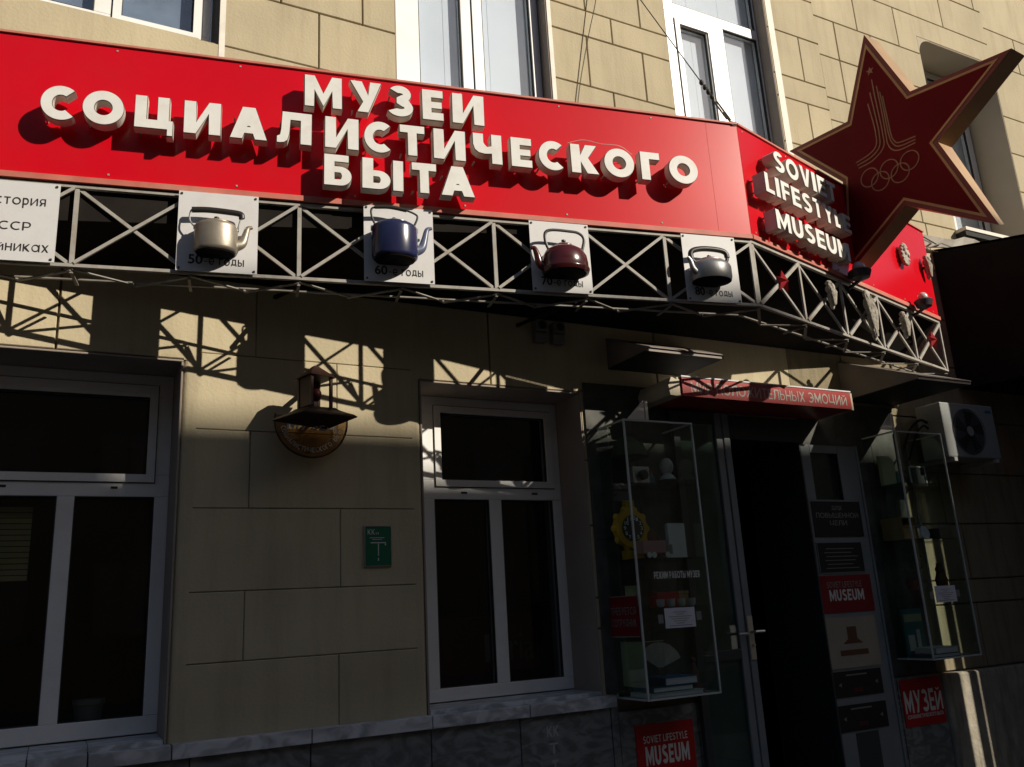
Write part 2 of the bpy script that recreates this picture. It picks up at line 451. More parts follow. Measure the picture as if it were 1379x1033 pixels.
    if c == 'Э': o = [(.90-x, y) for x, y in arc(.52, .5, .52, .51, 48, 312, 32) + arc(.52, .5, .52-t, .51-t*.92, 305, 200, 16) + [(.60, .5-h*.4), (.60, .5+h*.4)] + arc(.52, .5, .52-t, .51-t*.92, 160, 55, 16)]; return (.90, [(o, [])])
    if c == 'S':
        o = arc(.40, .715, .38, .295, 25, 205, 16) + arc(.42, .29, .155, .07, 150, 95, 4)[0:0]
        o = arc(.41, .72, .37, .29, 28, 230, 18) + arc(.40, .30, .39-t, .30-t*.86, 78, -150, 16) + arc(.40, .30, .39, .305, 205, 410, 20) + arc(.41, .72, .37-t, .29-t*.86, 255, 35, 14)
        return (.80, [(o, [])])
    if c == 'З':
        o = arc(.38, .725, .38, .285, 150, -38, 18) + arc(.38, .292, .44, .30, 30, -155, 20) + arc(.38, .292, .44-t, .30-t*.86, -140, 62, 14) + [(.26, .5-h*.30), (.26, .5+h*.42)] + arc(.38, .725, .38-t*.95, .285-t*.86, -60, 135, 12)
        return (.82, [(o, [])])
    if c in 'РP': return (.76, [([(0, 0), (t, 0), (t, .33), (.42, .33)] + arc(.43, .665, .33, .335, -90, 90, 14) + [(0, 1)], [[(t, .33+h*.9)] + arc(.43, .665, .33-t*.92, .335-h*.9, -90, 90, 8) + [(t, 1-h*.9)]])])
    if c == 'Ь' or c == 'Ы':
        g = [([(0, 0), (.42, 0)] + arc(.43, .31, .33, .31, -90, 90, 14) + [(t, .62), (t, 1), (0, 1)], [[(t, h*.82)] + arc(.43, .31, .33-t*.92, .31-h*.82, -90, 90, 8) + [(t, .62-h*.82)]])]
        if c == 'Ь': return (.76, g)
        return (1.10, g + [([(1.10-t*.95, 0), (1.10, 0), (1.10, 1), (1.10-t*.95, 1)], [])])
    if c == 'Б': return (.78, [([(0, 0), (.44, 0)] + arc(.45, .315, .33, .315, -90, 90, 14) + [(t, .63), (t, 1-h*.92), (.70, 1-h*.92), (.70, 1), (0, 1)], [[(t, h*.82)] + arc(.44, .315, .33-t*.92, .315-h*.82, -90, 90, 8) + [(t, .63-h*.82)]])])
    if c == 'Ч': w = .82; return P(w, (w-t, 0), (w, 0), (w, 1), (w-t, 1), (w-t, .35+h*.95), (.40, .33+h*.9), (t+.03, .40+h*.9), (t, .60+h*.4), (t, 1), (0, 1), (0, .62), (.05, .44), (.16, .345), (.32, .31), (w-t, .33))
    if c == 'U': w = .84; return (w, [([(0, 1), (0, .42)] + arc(w/2, .40, w/2, .41, 185, 355, 18) + [(w, .42), (w, 1), (w-t, 1), (w-t, .42)] + arc(w/2, .42, w/2-t, .42-h, 350, 190, 12) + [(t, .42), (t, 1)], [])])
    if c == 'Я': o = glyph('Р', t); w = .80; return (w, [([(w-.03-x, y) for x, y in [(0, 0), (t, 0), (t, .33), (.34, .33), (.76-t*1.2, 0), (.80, 0), (.60, .40)] + arc(.43, .665, .33, .335, -50, 90, 12) + [(0, 1)]], [[(w-.03-x, y) for x, y in o[1][0][1][0]]])])
    if c == 'Д': w = 1.0; return (w, [([(0, -.02), (t*.7, -.02), (t*.7, .12), (w-t*.7, .12), (w-t*.7, -.02), (w, -.02), (w, h+.1), (w-.10, h+.1), (w-.10, 1), (.20, 1), (.14, h+.1), (0, h+.1)], [[(.14+t, h+.12), (w-.10-t, h+.12), (w-.10-t, 1-h*.9), (.20+t*.85, 1-h*.9)]])])
    if c == 'Ш': w = 1.2; k = t*.9; return P(w, (0, 0), (w, 0), (w, 1), (w-k, 1), (w-k, h), ((w+k)/2, h), ((w+k)/2, 1), ((w-k)/2, 1), ((w-k)/2, h), (k, h), (k, 1), (0, 1))
    if c == 'В': return (.76, [([(0, 0), (.43, 0)] + arc(.43, .29, .33, .29, -90, 62, 12) + arc(.41, .76, .29, .24, -38, 90, 10) + [(0, 1)],
                               [[(t, h*.78)] + arc(.43, .29, .33-t*.92, .29-h*.80, -90, 90, 8) + [(t, .58-h*.82)], [(t, .58)] + arc(.41, .76, .29-t*.92, .24-h*.76, -90, 90, 8) + [(t, 1-h*.76)]])])
    if c == '-': return P(.4, (0, .30), (.4, .30), (.4, .30+h*.8), (0, .30+h*.8))
    if c.islower():
        k = .72; u = t/k
        if c == 'а':
            w = 1.02; ri = .5-u*.9
            g = (w, [(arc(.5, .5, .5, .5, 38, 322, 30) + [(w-u*.85, .14), (w-u*.85, 0), (w, 0), (w, 1), (w-u*.85, 1), (w-u*.85, .86)], [arc(.47, .5, ri, ri+.01, 0, 345, 22)])])
        elif c == 'е':
            ri = .5-u*.85; hb = u*.72; a0 = 20
            g = (1.0, [([(.995, .40)] + arc(.5, .5, .5, .5, -2, 318, 34) + arc(.5, .5, ri, ri, 322, 196, 14) + [(.5-ri, .40)], [[(.5+ri*.97, .40+hb)] + arc(.5, .5, ri, ri, 12, 168, 12) + [(.5-ri*.97, .40+hb)]])])
        else:
            g = glyph(c.upper(), u)
        dy = -.30 if c == 'р' else 0
        zk = k*1.40 if c == 'р' else k
        return (g[0]*k, [([(x*k, y*zk+dy) for x, y in o], [[(x*k, y*zk+dy) for x, y in hh] for hh in hs]) for o, hs in g[1]])
    return P(.4, (0, 0), (.2, 0), (.2, .2), (0, .2))
def cap_mesh(s, w, h, T, m, depth=0.0, t=0.25, mside=None, gap=0.14, inset=0.0, skew=0.0):
    """capitals set in a w x h box, front facing -y, extruded back along +y"""
    x = 0; items = []
    for c in s:
        if c == ' ': x += .45; continue
        gw, polys = glyph(c, t)
        items.append((x, gw, polys)); x += gw+gap
    tot = x-gap; sx = w/tot; mb = MB()
    for gx, gw, polys in items:
        for outer, holes in polys:
            def area(p): return sum(p[i-1][0]*p[i][1]-p[i][0]*p[i-1][1] for i in range(len(p)))
            loops = [outer if area(outer) > 0 else outer[::-1]] + [q if area(q) < 0 else q[::-1] for q in holes]
            L3 = []
            for lp in loops:
                pp = [((gx+a)*sx, b*h) for a, b in lp]
                if inset:
                    n = len(pp); q = []
                    for i in range(n):
                        A, Bq, Cq = Vector(pp[i-1]), Vector(pp[i]), Vector(pp[(i+1) % n])
                        e1, e2 = (Bq-A), (Cq-Bq)
                        if e1.length < 1e-7 or e2.length < 1e-7: q.append(tuple(Bq)); continue
                        e1.normalize(); e2.normalize()
                        n1, n2 = Vector((-e1.y, e1.x)), Vector((-e2.y, e2.x)); k = max(1+n1.dot(n2), .45)
                        q.append(tuple(Bq+(n1+n2)/k*inset))
                    pp = q
                L3.append([Vector((a, b, 0)) for a, b in pp])
            tris = tessellate_polygon(L3)
            flat = [v for lp in L3 for v in lp]
            N_ = len(flat)
            front = [T @ Vector((v.x, 0, v.y)) for v in flat]
            mb.add(front, tris, m)
            if depth > 0:
                back = [T @ Vector((v.x, depth, v.y)) for v in flat]
                mb.add(back, tris, mside or m)
                o = 0
                for lp in L3:
                    n = len(lp)
                    vs = []
                    for v in lp: vs += [T @ Vector((v.x, 0, v.y)), T @ Vector((v.x, depth, v.y))]
                    mb.add(vs, [(2*i, 2*i+1, 2*((i+1) % n)+1, 2*((i+1) % n)) for i in range(n)], mside or m)
    return mb

_tc = {}
def text_mesh(s, w, h, T, m, depth=0.0, bold=0.0, mside=None, spacing=1.0, mirror=False, bevel=0.0):
    """text fitted into a w x h box in its local x-z plane (front facing -y), origin at lower left, extruded back by depth"""
    fake = bold; bold = 0.0
    key = (s, bold, spacing, depth > 0)
    if key not in _tc:
        cu = bpy.data.curves.new('t', 'FONT')
        cu.body = s; cu.size = 1.0; cu.offset = bold; cu.space_character = spacing
        cu.align_x = 'CENTER' if '\n' in s else 'LEFT'
        cu.resolution_u = 5
        if depth > 0: cu.extrude = 0.5
        o = bpy.data.objects.new('t', cu)
        col.objects.link(o)
        bpy.context.view_layer.update()
        dg = bpy.context.evaluated_depsgraph_get()
        me = bpy.data.meshes.new_from_object(o.evaluated_get(dg))
        bpy.data.objects.remove(o)
        _tc[key] = ([v.co.copy() for v in me.vertices], [tuple(p.vertices) for p in me.polygons])
        bpy.data.meshes.remove(me)
    V, Fc = _tc[key]
    x0 = min(v.x for v in V); x1 = max(v.x for v in V); y0 = min(v.y for v in V); y1 = max(v.y for v in V)
    sx = w/(x1-x0); sy = h/(y1-y0)
    mb = MB()
    vs = []
    for v in V:
        x = (v.x-x0)*sx
        if mirror: x = w-x
        vs.append((x, (0.5-v.z)*depth if depth > 0 else 0, (v.y-y0)*sy))
    if depth > 0:
        front = [f for f in Fc if all(V[i].z > 0.49 for i in f)]
        rest = [f for f in Fc if not all(V[i].z > 0.49 for i in f)]
        mb.add(vs, front, m, T)
        mb.add(vs, rest, mside or m, T)
    else:
        for k, (dx, dz) in enumerate(((0, 0), (fake, 0), (-fake, 0), (0, fake), (0, -fake)) if fake else ((0, 0),)):
            mb.add([(a+dx*h, b_-0.00012*k, c_+dz*h) for a, b_, c_ in vs], Fc, m, T)
    return mb
def Tr(x, y, z): return Matrix.Translation((x, y, z))

# ================================================================== GROUND
struct(MB().box(-200, 200, -200, 40, -0.3, -0.14, 'asphalt').build('ground'))
struct(MB().box(-60, 60, -13.0, -4.2, -0.136, -0.10, 'asphalt').build('road'))
pv = struct(MB().box(-60, 60, -4.0, 0.0, -0.135, -0.012, 'paving').build('pavement'))
struct(MB().box(-60, 60, -4.16, -4.003, -0.135, 0.0, 'paving').build('kerb'))
struct(MB().box(-60, 60, -17.9, -13.1, -0.135, 0.0, 'paving').build('far_pavement'))
for i in range(-6, 14):
    for j in range(5):
        o = MB().box(i*0.8+0.01, i*0.8+0.79, -0.8*j-0.79, -0.8*j-0.01, -0.010, random.uniform(-0.001, 0.004), 'paving').build('paving_slab')
        o.parent = pv

# ================================================================== BUILDINGS ACROSS THE STREET (cast the low shade, out of frame)
def far_building(name, x0, x1, y0, y1, h, label):
    t = thing(name, ((x0+x1)/2, y1, 0), label, 'building')
    part(MB().box(x0, x1, y0, y1, 0, h, 'facade2'), 'wall', t)
    wp = MB().box(-0.6, 0.6, -0.02, 0.015, 0, 1.7, 'reveal').box(-0.7, -0.603, -0.02, 0.04, -0.1, 1.8, 'facade2').box(0.603, 0.7, -0.02, 0.04, -0.1, 1.8, 'facade2').box(-0.6, 0.6, -0.02, 0.04, -0.1, -0.003, 'facade2').box(-0.03, 0.03, 0.016, 0.04, 0, 1.7, 'facade2')
    first = None
    n = int((x1-x0)/2.6)
    for r in range(4):
        for k in range(n):
            if first is None:
                w = wp.build('window'); first = w
            else:
                w = first.copy(); col.objects.link(w)
            w.parent = t
            w.location = (x0+1.4+k*2.6 - t.location.x, 0, 1.6+r*3.3)
    return t
far_building('far_apartment_building', -26, 19.75, -26, -18, 15.30, 'plain beige apartment building across the street, behind the viewer')
ch = MB().box(-20, 13.88, -18.4, -18.02, 15.301, 15.56, 'facade2').build('shade_parapet'); tag(ch, 'added unseen parapet shading the left window, on the apartment roof behind the viewer', 'parapet')  # unseen, added to keep sun off the left window frame
far_building('far_corner_building', 20.75, 40, -18, -12.5, 15.6, 'beige corner building across the street, further right and nearer')

far_building('far_end_building', -90, -26.1, -26, -18, 14.0, 'long beige building further down the street to the left, behind the viewer')
far_building('gap_backdrop', 0, 90, -95, -80, 24.0, 'added unseen block filling the view through the gap across the street, behind the viewer')  # added so the door glass does not mirror a bright gap
for nm_, xa, xb, lb_ in (('neighbour_building', -60, -4.01, 'neighbouring building continuing the street to the left, out of view'), ('neighbour_building', 14.01, 60, 'neighbouring building continuing the street to the right, out of view')):
    t = thing(nm_, ((xa+xb)/2, 0, 0), lb_, 'building')
    part(MB().box(xa, xb, 0.0, 8, 0, 14, 'facade2'), 'wall', t)
    part(MB().box(xa, xb, -0.3, 8, 14.001, 14.2, 'facade2'), 'cornice', t)
# ================================================================== MUSEUM BUILDING
B = thing('museum_building', (4, 0, 0), 'old building with scored cream plaster walls, white windows and a dark doorway', 'building')
def bp(mb, name, **k): return part(mb, name, B, **k)

YC = 0.022            # face of the core behind the plaster blocks
ZT = 10.2
# openings: (x0, x1, z0, z1)
OP = [(-1.35, 0.55, 1.05, 3.10), (1.985, 3.205, 1.05, 3.09), (4.44, 5.26, 0.0, 2.82),
      (-1.35, 0.70, 5.24, 8.0), (1.87, 3.165, 5.24, 8.0), (4.375, 5.625, 5.24, 8.0), (7.88, 9.17, 5.12, 7.42)]
# wall core from a grid of cells
xs = sorted({-4.0, 14.0} | {o[0] for o in OP} | {o[1] for o in OP})
zs = sorted({-0.1, ZT} | {o[2] for o in OP} | {o[3] for o in OP})
core = MB()
for i in range(len(xs)-1):
    run = None
    for j in range(len(zs)):
        solid = False
        if j < len(zs)-1:
            mx, mz = (xs[i]+xs[i+1])/2, (zs[j]+zs[j+1])/2
            solid = not any(o[0] < mx < o[1] and o[2] < mz < o[3] for o in OP)
        if solid and run is None: run = zs[j]
        if not solid and run is not None:
            core.box(xs[i], xs[i+1], YC, 0.62, run, zs[j], 'joint'); run = None
bp(core, 'wall_core')

JG = 0.0055
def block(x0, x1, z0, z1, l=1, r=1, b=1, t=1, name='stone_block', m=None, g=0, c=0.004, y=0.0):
    m = m or ('plaster_shade' if x0 > 5.2 and z1 < 4.7 else 'plaster')  # lower right wall gets the plaster with shade in its colour
    y += random.uniform(-0.0012, 0.0012) if name == 'stone_block' else 0
    g = g or JG
    X0, X1, Z0, Z1 = x0+g*l, x1-g*r, z0+g*b, z1-g*t
    yb = YC-0.0005
    fx0, fx1, fz0, fz1 = X0+c*l, X1-c*r, Z0+c*b, Z1-c*t
    vs = [(X0, yb, Z0), (X1, yb, Z0), (X1, yb, Z1), (X0, yb, Z1),
          (X0, y+c, Z0), (X1, y+c, Z0), (X1, y+c, Z1), (X0, y+c, Z1),
          (fx0, y, fz0), (fx1, y, fz0), (fx1, y, fz1), (fx0, y, fz1)]
    fs = [(0, 1, 5, 4), (1, 2, 6, 5), (2, 3, 7, 6), (3, 0, 4, 7), (4, 5, 9, 8), (5, 6, 10, 9), (6, 7, 11, 10), (7, 4, 8, 11), (8, 9, 10, 11)]
    return bp(MB().add(vs, fs, m), name)

def rows(xa, xb, zl, joints):
    """courses between zl[i] and zl[i+1]; joints[i] = vertical joints"""
    for i in range(len(zl)-1):
        js = [xa] + list(joints[i]) + [xb]
        for k in range(len(js)-1):
            block(js[k], js[k+1], zl[i], zl[i+1], l=k > 0, r=k < len(js)-2, b=i > 0 or zl[0] > 1.2, t=1)

# ground floor pier between the two windows and outer strips
JG = 0.0018
rows(0.63, 1.925, [1.05, 1.43, 1.80, 2.254, 2.70, 3.15, 3.62, 4.10, 4.6, 5.22], [[1.45], [0.92], [1.46], [0.93], [1.44], [0.95], [1.4], [1.0], [1.5]])
JG = 0.0055
def corner_strip(xa, xb, z0, z1, side):
    r = 0.03; n = 5; pts = []
    for i in range(n+1):
        a = R(90*i/n)
        pts.append((xa+r-r*math.cos(a), r-r*math.sin(a)) if side < 0 else (xb-r+r*math.sin(a), r-r*math.cos(a)))
    poly = (pts + [(xb, 0.0), (xb, YC-0.001), (xa, YC-0.001)] if side < 0 else [(xa, 0.0)] + pts + [(xb, 0.035), (xa, 0.035)])
    poly = (pts + [(xb, 0.0), (xb, 0.021), (xa+0.0, 0.0315)]) if side < 0 else ([(xa, 0.0)] + pts + [(xb, 0.0315), (xa, 0.021)])
    m = len(poly)
    vs = [(x, y, z) for z in (z0, z1) for x, y in poly]
    bp(MB().add(vs, [tuple(range(m)), tuple(range(m, 2*m))] + [(i, (i+1) % m, m+(i+1) % m, m+i) for i in range(m)], 'plaster'), 'corner_strip')
corner_strip(0.55, 0.63, 1.05, 3.10, -1); corner_strip(1.925, 1.985, 1.05, 3.09, 1)
block(0.55, 0.63, 3.10, 4.6, l=0, r=0, b=0, t=0); block(1.925, 1.985, 3.09, 5.22, l=0, r=0, b=0, t=0)
rows(3.205, 4.44, [1.05, 1.47, 1.67, 2.15, 2.6, 3.10, 3.62, 4.10, 4.6, 5.24], [[3.8], [], [3.9], [3.7], [], [3.9], [3.8], [4.0], [3.8]])
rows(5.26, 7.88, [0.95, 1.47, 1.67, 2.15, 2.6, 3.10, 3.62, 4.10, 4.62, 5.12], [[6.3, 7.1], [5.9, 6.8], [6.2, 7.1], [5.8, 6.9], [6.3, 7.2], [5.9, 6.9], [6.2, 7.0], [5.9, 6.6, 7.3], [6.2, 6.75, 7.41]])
rows(4.44, 5.26, [3.62, 4.1, 4.6, 5.24], [[4.9], [5.0], [4.8]])
block(4.44, 5.26, 2.82, 3.62, l=0, r=0, b=0)
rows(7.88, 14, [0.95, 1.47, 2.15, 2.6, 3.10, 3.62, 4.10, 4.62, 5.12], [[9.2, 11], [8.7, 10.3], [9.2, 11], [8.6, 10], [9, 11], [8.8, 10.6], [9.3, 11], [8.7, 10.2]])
rows(-4, -1.35, [1.05, 1.80, 2.70, 3.62, 4.6, 5.24, 5.66, 6.13, 6.38, 6.86, 7.34, ZT], [[], [], [], [], [], [], [], [], [], [], []])
rows(-1.35, 0.55, [3.10, 3.62, 4.6, 5.24], [[-0.1], [-0.5], []])
rows(1.985, 3.205, [3.09, 3.62, 4.6, 5.24], [[2.5], [2.3], []])
# upper floor
rows(0.70, 1.87, [5.22, 5.66, 6.13, 6.38, 6.86, 7.34, ZT], [[1.32], [1.06, 1.63], [1.35], [1.1, 1.6], [1.3], []])
block(0.55, 0.70, 4.6, 5.22, l=0, r=0, t=0)
rows(3.165, 4.375, [5.24, 5.66, 6.13, 6.38, 6.86, 7.34, ZT], [[3.75], [3.53, 4.09], [3.79], [3.54, 4.10], [3.8], []])
rows(5.625, 6.295, [5.12, 5.64, 6.12, 6.365, 6.86, 7.34, ZT], [[], [6.01], [], [6.02], [], []])
block(4.44, 5.625, 5.12, 5.24, l=0, r=0, b=0, t=0)
rows(6.295, 7.88, [5.12, 5.56, 6.02, 6.27, 6.75, 7.20, 7.69, ZT], [[6.9, 7.38], [6.57, 7.2], [6.9, 7.5], [6.57, 7.2], [6.57, 7.1], [6.92, 7.555], [6.6, 7.3]])
rows(9.17, 14, [5.12, 5.80, 6.28, 6.75, 7.44, 7.92, ZT], [[9.9], [10.3], [9.8, 11], [10.2], [9.72, 11], [10.3]])
rows(7.88, 9.17, [7.42, 7.69, 8.13, ZT], [[], [8.4], [9.06]])
rows(-1.35, 0.70, [8.0, ZT], [[]])
rows(1.87, 3.165, [8.0, ZT], [[]])
rows(4.375, 5.625, [8.0, ZT], [[]])

# reveals (thin plaster linings set inside the openings, a little proud of the core)
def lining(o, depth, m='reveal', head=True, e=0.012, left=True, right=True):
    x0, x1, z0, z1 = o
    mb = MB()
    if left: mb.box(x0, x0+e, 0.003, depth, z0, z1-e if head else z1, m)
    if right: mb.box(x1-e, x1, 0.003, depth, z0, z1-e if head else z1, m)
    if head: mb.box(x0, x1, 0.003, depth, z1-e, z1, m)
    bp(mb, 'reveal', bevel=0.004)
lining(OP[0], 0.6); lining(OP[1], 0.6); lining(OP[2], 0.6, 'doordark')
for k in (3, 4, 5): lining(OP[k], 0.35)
lining(OP[6], 0.6, 'plaster_smooth')
# white painted edge strips on upper openings
for x in (0.672, 3.165, 5.64):
    w_ = 0.036 if x != 5.64 else 0.075
    bp(MB().box(x, x+w_, -0.004, 0.006, 5.0 if x < 1 else 5.2, 8.0, 'whitepaint'), 'edge_strip')

# ---- windows
def pvc_window(name, y, x0, x1, z0, z1, bars, panes, parent=B, glass='glass', fd=0.07, mt='pvc', label=None):
    """bars: solid frame rectangles (x0,x1,z0,z1[,proud]); panes: glass rectangles"""
    fr = MB()
    for b in bars:
        pr = b[4] if len(b) > 4 else 0.0
        fr.box(b[0], b[1], y-pr, y+fd, b[2], b[3], mt)
    f = part(fr, name, parent, bevel=0.004)
    if label: f['label'] = label
    for p in panes:
        g = MB().box(p[0]-0.012, p[1]+0.012, y+0.035, y+0.041, p[2]-0.012, p[3]+0.012, glass)
        o = g.build('pane'); keep(o, f); o.matrix_parent_inverse = Matrix.Identity(4)
        gk = MB()
        e = 0.006
        gk.box(p[0], p[1], y+0.004, y+0.03, p[3]-e, p[3], 'gasket').box(p[0], p[1], y+0.004, y+0.03, p[2], p[2]+e, 'gasket')
        gk.box(p[0], p[0]+e, y+0.004, y+0.03, p[2]+e, p[3]-e, 'gasket').box(p[1]-e, p[1], y+0.004, y+0.03, p[2]+e, p[3]-e, 'gasket')
        o = gk.build('gasket'); o.parent = f
    return f
Y0 = 0.34
def grid_bars(xe, ze, panes, proud=0.0):
    """fill everything between outer rectangle and panes with non overlapping bars (cell grid)"""
    xx = sorted({xe[0], xe[1]} | {p[0] for p in panes} | {p[1] for p in panes})
    zz = sorted({ze[0], ze[1]} | {p[2] for p in panes} | {p[3] for p in panes})
    out = []
    for j in range(len(zz)-1):
        run = None
        for i in range(len(xx)):
            s_ = False
            if i < len(xx)-1:
                mx, mz = (xx[i]+xx[i+1])/2, (zz[j]+zz[j+1])/2
                s_ = not any(p[0] < mx < p[1] and p[2] < mz < p[3] for p in panes)
            if s_ and run is None: run = xx[i]
            if not s_ and run is not None:
                out.append((run, xx[i], zz[j], zz[j+1], proud)); run = None
    return out
def sash(f, y, x0, x1, z0, z1, w=0.045, pr=0.014, mt='pvc'):
    mb = MB()
    mb.box(x0, x1, y-pr, y-0.001, z1-w, z1, mt).box(x0, x1, y-pr, y-0.001, z0, z0+w, mt)
    mb.box(x0, x0+w, y-pr, y-0.001, z0+w, z1-w, mt).box(x1-w, x1, y-pr, y-0.001, z0+w, z1-w, mt)
    g = 0.006
    mb.box(x0-g, x0-0.0005, y-0.003, y-0.0005, z0-g, z1+g, 'gasket').box(x1+0.0005, x1+g, y-0.003, y-0.0005, z0-g, z1+g, 'gasket')
    mb.box(x0, x1, y-0.003, y-0.0005, z0-g, z0-0.0005, 'gasket').box(x0, x1, y-0.003, y-0.0005, z1+0.0005, z1+g, 'gasket')
    o = mb.build('sash'); o.parent = f; return o
# window 2 (right)
P2 = [(2.262, 3.085, 2.498, 2.965), (2.205, 2.612, 1.163, 2.367), (2.705, 3.118, 1.163, 2.367)]
w2 = pvc_window('window', Y0, 1.99, 3.195, 1.08, 3.08, grid_bars((1.997, 3.193), (1.082, 3.078), P2), P2)
sash(w2, Y0, 2.215, 3.132, 2.452, 3.012)
for x in (2.40, 2.95):
    mb = MB().box(x, x+0.045, Y0-0.004, Y0-0.0005, 2.405, 2.418, 'gasket'); mb.build('vent_slot').parent = w2
# window 1 (left), mirrored continuation to the left
P1 = [(-1.25, 0.411, 2.488, 2.952), (-0.45, -0.037, 1.172, 2.361), (0.050, 0.462, 1.172, 2.361), (-1.25, -0.53, 1.172, 2.361)]
w1 = pvc_window('window', Y0, -1.34, 0.538, 1.08, 3.09, grid_bars((-1.338, 0.538), (1.082, 3.088), P1), P1)
sash(w1, Y0, -1.28, 0.455, 2.444, 3.02)
for x in (-0.32, 0.23):
    mb = MB().box(x, x+0.035, Y0-0.004, Y0-0.0005, 2.405, 2.418, 'gasket'); mb.build('vent_slot').parent = w1
# upper windows
YU = 0.12
def upper(x0, x1, panes, zt=6.86, sashes=()):
    f = pvc_window('window', YU, x0, x1, 5.25, 7.98, grid_bars((x0, x1), (5.252, 7.985), panes), panes, glass='glassup')
    for s_ in sashes: sash(f, YU, *s_, w=0.05)
    return f
upper(-1.335, 0.635, [(-0.62, -0.085+0.03, 5.335, 7.7), (0.10, 0.525, 5.335, 7.7), (-1.2, -0.7, 5.335, 7.7)], sashes=[(0.05, 0.575, 5.29, 7.75)])
upper(1.885, 3.15, [(2.105, 2.455, 5.335, 7.7), (2.64, 3.075, 5.335, 7.7)], sashes=[(2.55, 3.12, 5.29, 7.75)])
upper(4.39, 5.61, [(4.64, 4.955, 5.335, 6.66), (5.17, 5.59, 5.335, 6.78), (4.60, 5.59, 6.885, 7.7)], sashes=[(4.59, 5.02, 5.29, 6.72)])
upper_arch = pvc_window('window', 0.38, 7.95, 9.1, 5.14, 7.38, grid_bars((7.895, 9.12), (5.142, 7.40), [(7.97, 8.42, 5.25, 7.32), (8.52, 9.03, 5.25, 7.32)]), [(7.97, 8.42, 5.25, 7.32), (8.52, 9.03, 5.25, 7.32)], glass='glassup')
bp(MB().box(7.86, 9.19, -0.12, 0.10, 5.075, 5.112, 'whitepaint').box(7.86, 9.19, -0.11, 0.0, 5.02, 5.074, 'hooddark'), 'sill')
# blinds and curtains close behind the upper glass
for x0, x1 in ((-1.3, 0.6), (1.95, 3.12), (4.45, 5.6)):
    mb = MB()
    for k in range(3):
        a = x0+(x1-x0)*k/3
        mb.box(a+0.002, a+(x1-x0)/3-0.002, 0.205, 0.213, 5.25, 8.0, 'blind' if x0 > 0 else 'bluecurtain')
    bp(mb, 'blind')
bp(MB().box(7.9, 9.1, 0.50, 0.51, 5.15, 7.4, 'blind'), 'blind')
for sx, xx in ((1, 7.892), (-1, 9.158)):
    xx += -0.0115*sx; rr = 0.20; pts = [(xx, 7.4195), (xx, 7.408-rr)] + [(xx+sx*(rr-rr*math.cos(R(a))), 7.408-rr+rr*math.sin(R(a))) for a in (15, 30, 45, 60, 75, 90)] + [(xx+sx*rr, 7.4195)]
    bp(MB().prism(pts, -0.0008, 0.37, 'plaster_smooth'), 'arch_corner')
# dark rooms behind the openings
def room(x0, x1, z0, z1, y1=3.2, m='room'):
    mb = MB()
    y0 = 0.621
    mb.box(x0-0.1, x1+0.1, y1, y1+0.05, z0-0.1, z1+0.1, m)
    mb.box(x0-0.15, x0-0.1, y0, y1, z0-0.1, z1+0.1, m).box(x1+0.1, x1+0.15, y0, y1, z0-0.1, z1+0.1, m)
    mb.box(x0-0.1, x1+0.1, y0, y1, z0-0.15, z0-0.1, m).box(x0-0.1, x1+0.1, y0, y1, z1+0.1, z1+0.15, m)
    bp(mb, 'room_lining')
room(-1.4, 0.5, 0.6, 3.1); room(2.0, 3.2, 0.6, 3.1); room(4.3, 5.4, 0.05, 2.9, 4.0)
# pale roller blind seen low in the left window
mb = MB()
for k in range(13):
    mb.box(-1.2, -0.150, 0.455, 0.463, 1.915+k*0.031, 1.941+k*0.031, 'yellowblind')
bp(mb, 'slatted_blind')
# entrance header
bp(MB().box(4.42, 5.28, -0.035, -0.002, 2.80, 2.99, 'doordark'), 'door_header', bevel=0.004)

# dark cladding boards round the doorway
for xa, xb in ((3.222, 3.62), (3.623, 4.02), (4.023, 4.436), (5.285, 5.68), (5.683, 6.08), (6.083, 6.42)):
    for za, zb in ((0.96, 2.05), (2.053, 3.16)):
        bp(MB().box(xa, xb, -0.018, -0.0025, za+(0.10 if xb < 4.5 and za < 1 else 0), zb, 'clad'), 'cladding_board', bevel=0.002)
# ---- marble ledge and plinth
edges = [-1.9, -1.2, -0.45, -0.07, 0.19, 0.57, 1.28, 1.98, 2.62, 3.26]
for i in range(len(edges)-1):
    a, b_ = edges[i], edges[i+1]
    inw = b_ < 0.56 or (1.97 < (a+b_)/2 < 3.22)
    mb = MB().box(a+0.003, b_-0.003, -0.075, -0.001, 0.982, 1.052+random.uniform(0, 0.0015), 'marble')
    bp(mb, 'ledge_slab', bevel=0.003)
edges = [-1.34, -0.45, -0.07, 0.19, 0.537, None, 1.998, 2.62, 3.192]
for a, b_ in zip(edges[:-1], edges[1:]):
    if a is None or b_ is None: continue
    bp(MB().box(a+0.0015, b_-0.0015, 0.0, Y0-0.001, 1.0505, 1.0765, 'marble'), 'sill_slab', bevel=0.002)
px = -1.9
pi_ = 0
while px < 3.27:
    w_ = [0.62, 0.7, 0.58, 0.66][pi_ % 4]; pi_ += 1
    for z0, z1 in ((-0.05, 0.47), (0.476, 0.980)):
        bp(MB().box(px+0.003, min(px+w_, 3.28)-0.003, -0.045+random.uniform(-0.001, 0.001), YC, z0, z1, 'plinth'), 'plinth_slab', bevel=0.003)
    px += w_
for a, b_ in ((3.282, 3.92), (3.925, 4.435), (5.265, 5.9), (5.905, 6.43)):
    bp(MB().box(a, b_-0.003, -0.04, YC, -0.05, 0.945, 'plinth'), 'plinth_slab', bevel=0.003)

for a, b_ in ((6.432, 7.88), (7.885, 9)):
    bp(MB().box(a, b_-0.002, -0.075, YC, -0.05, 0.935, 'concrete'), 'plinth_slab', bevel=0.018)
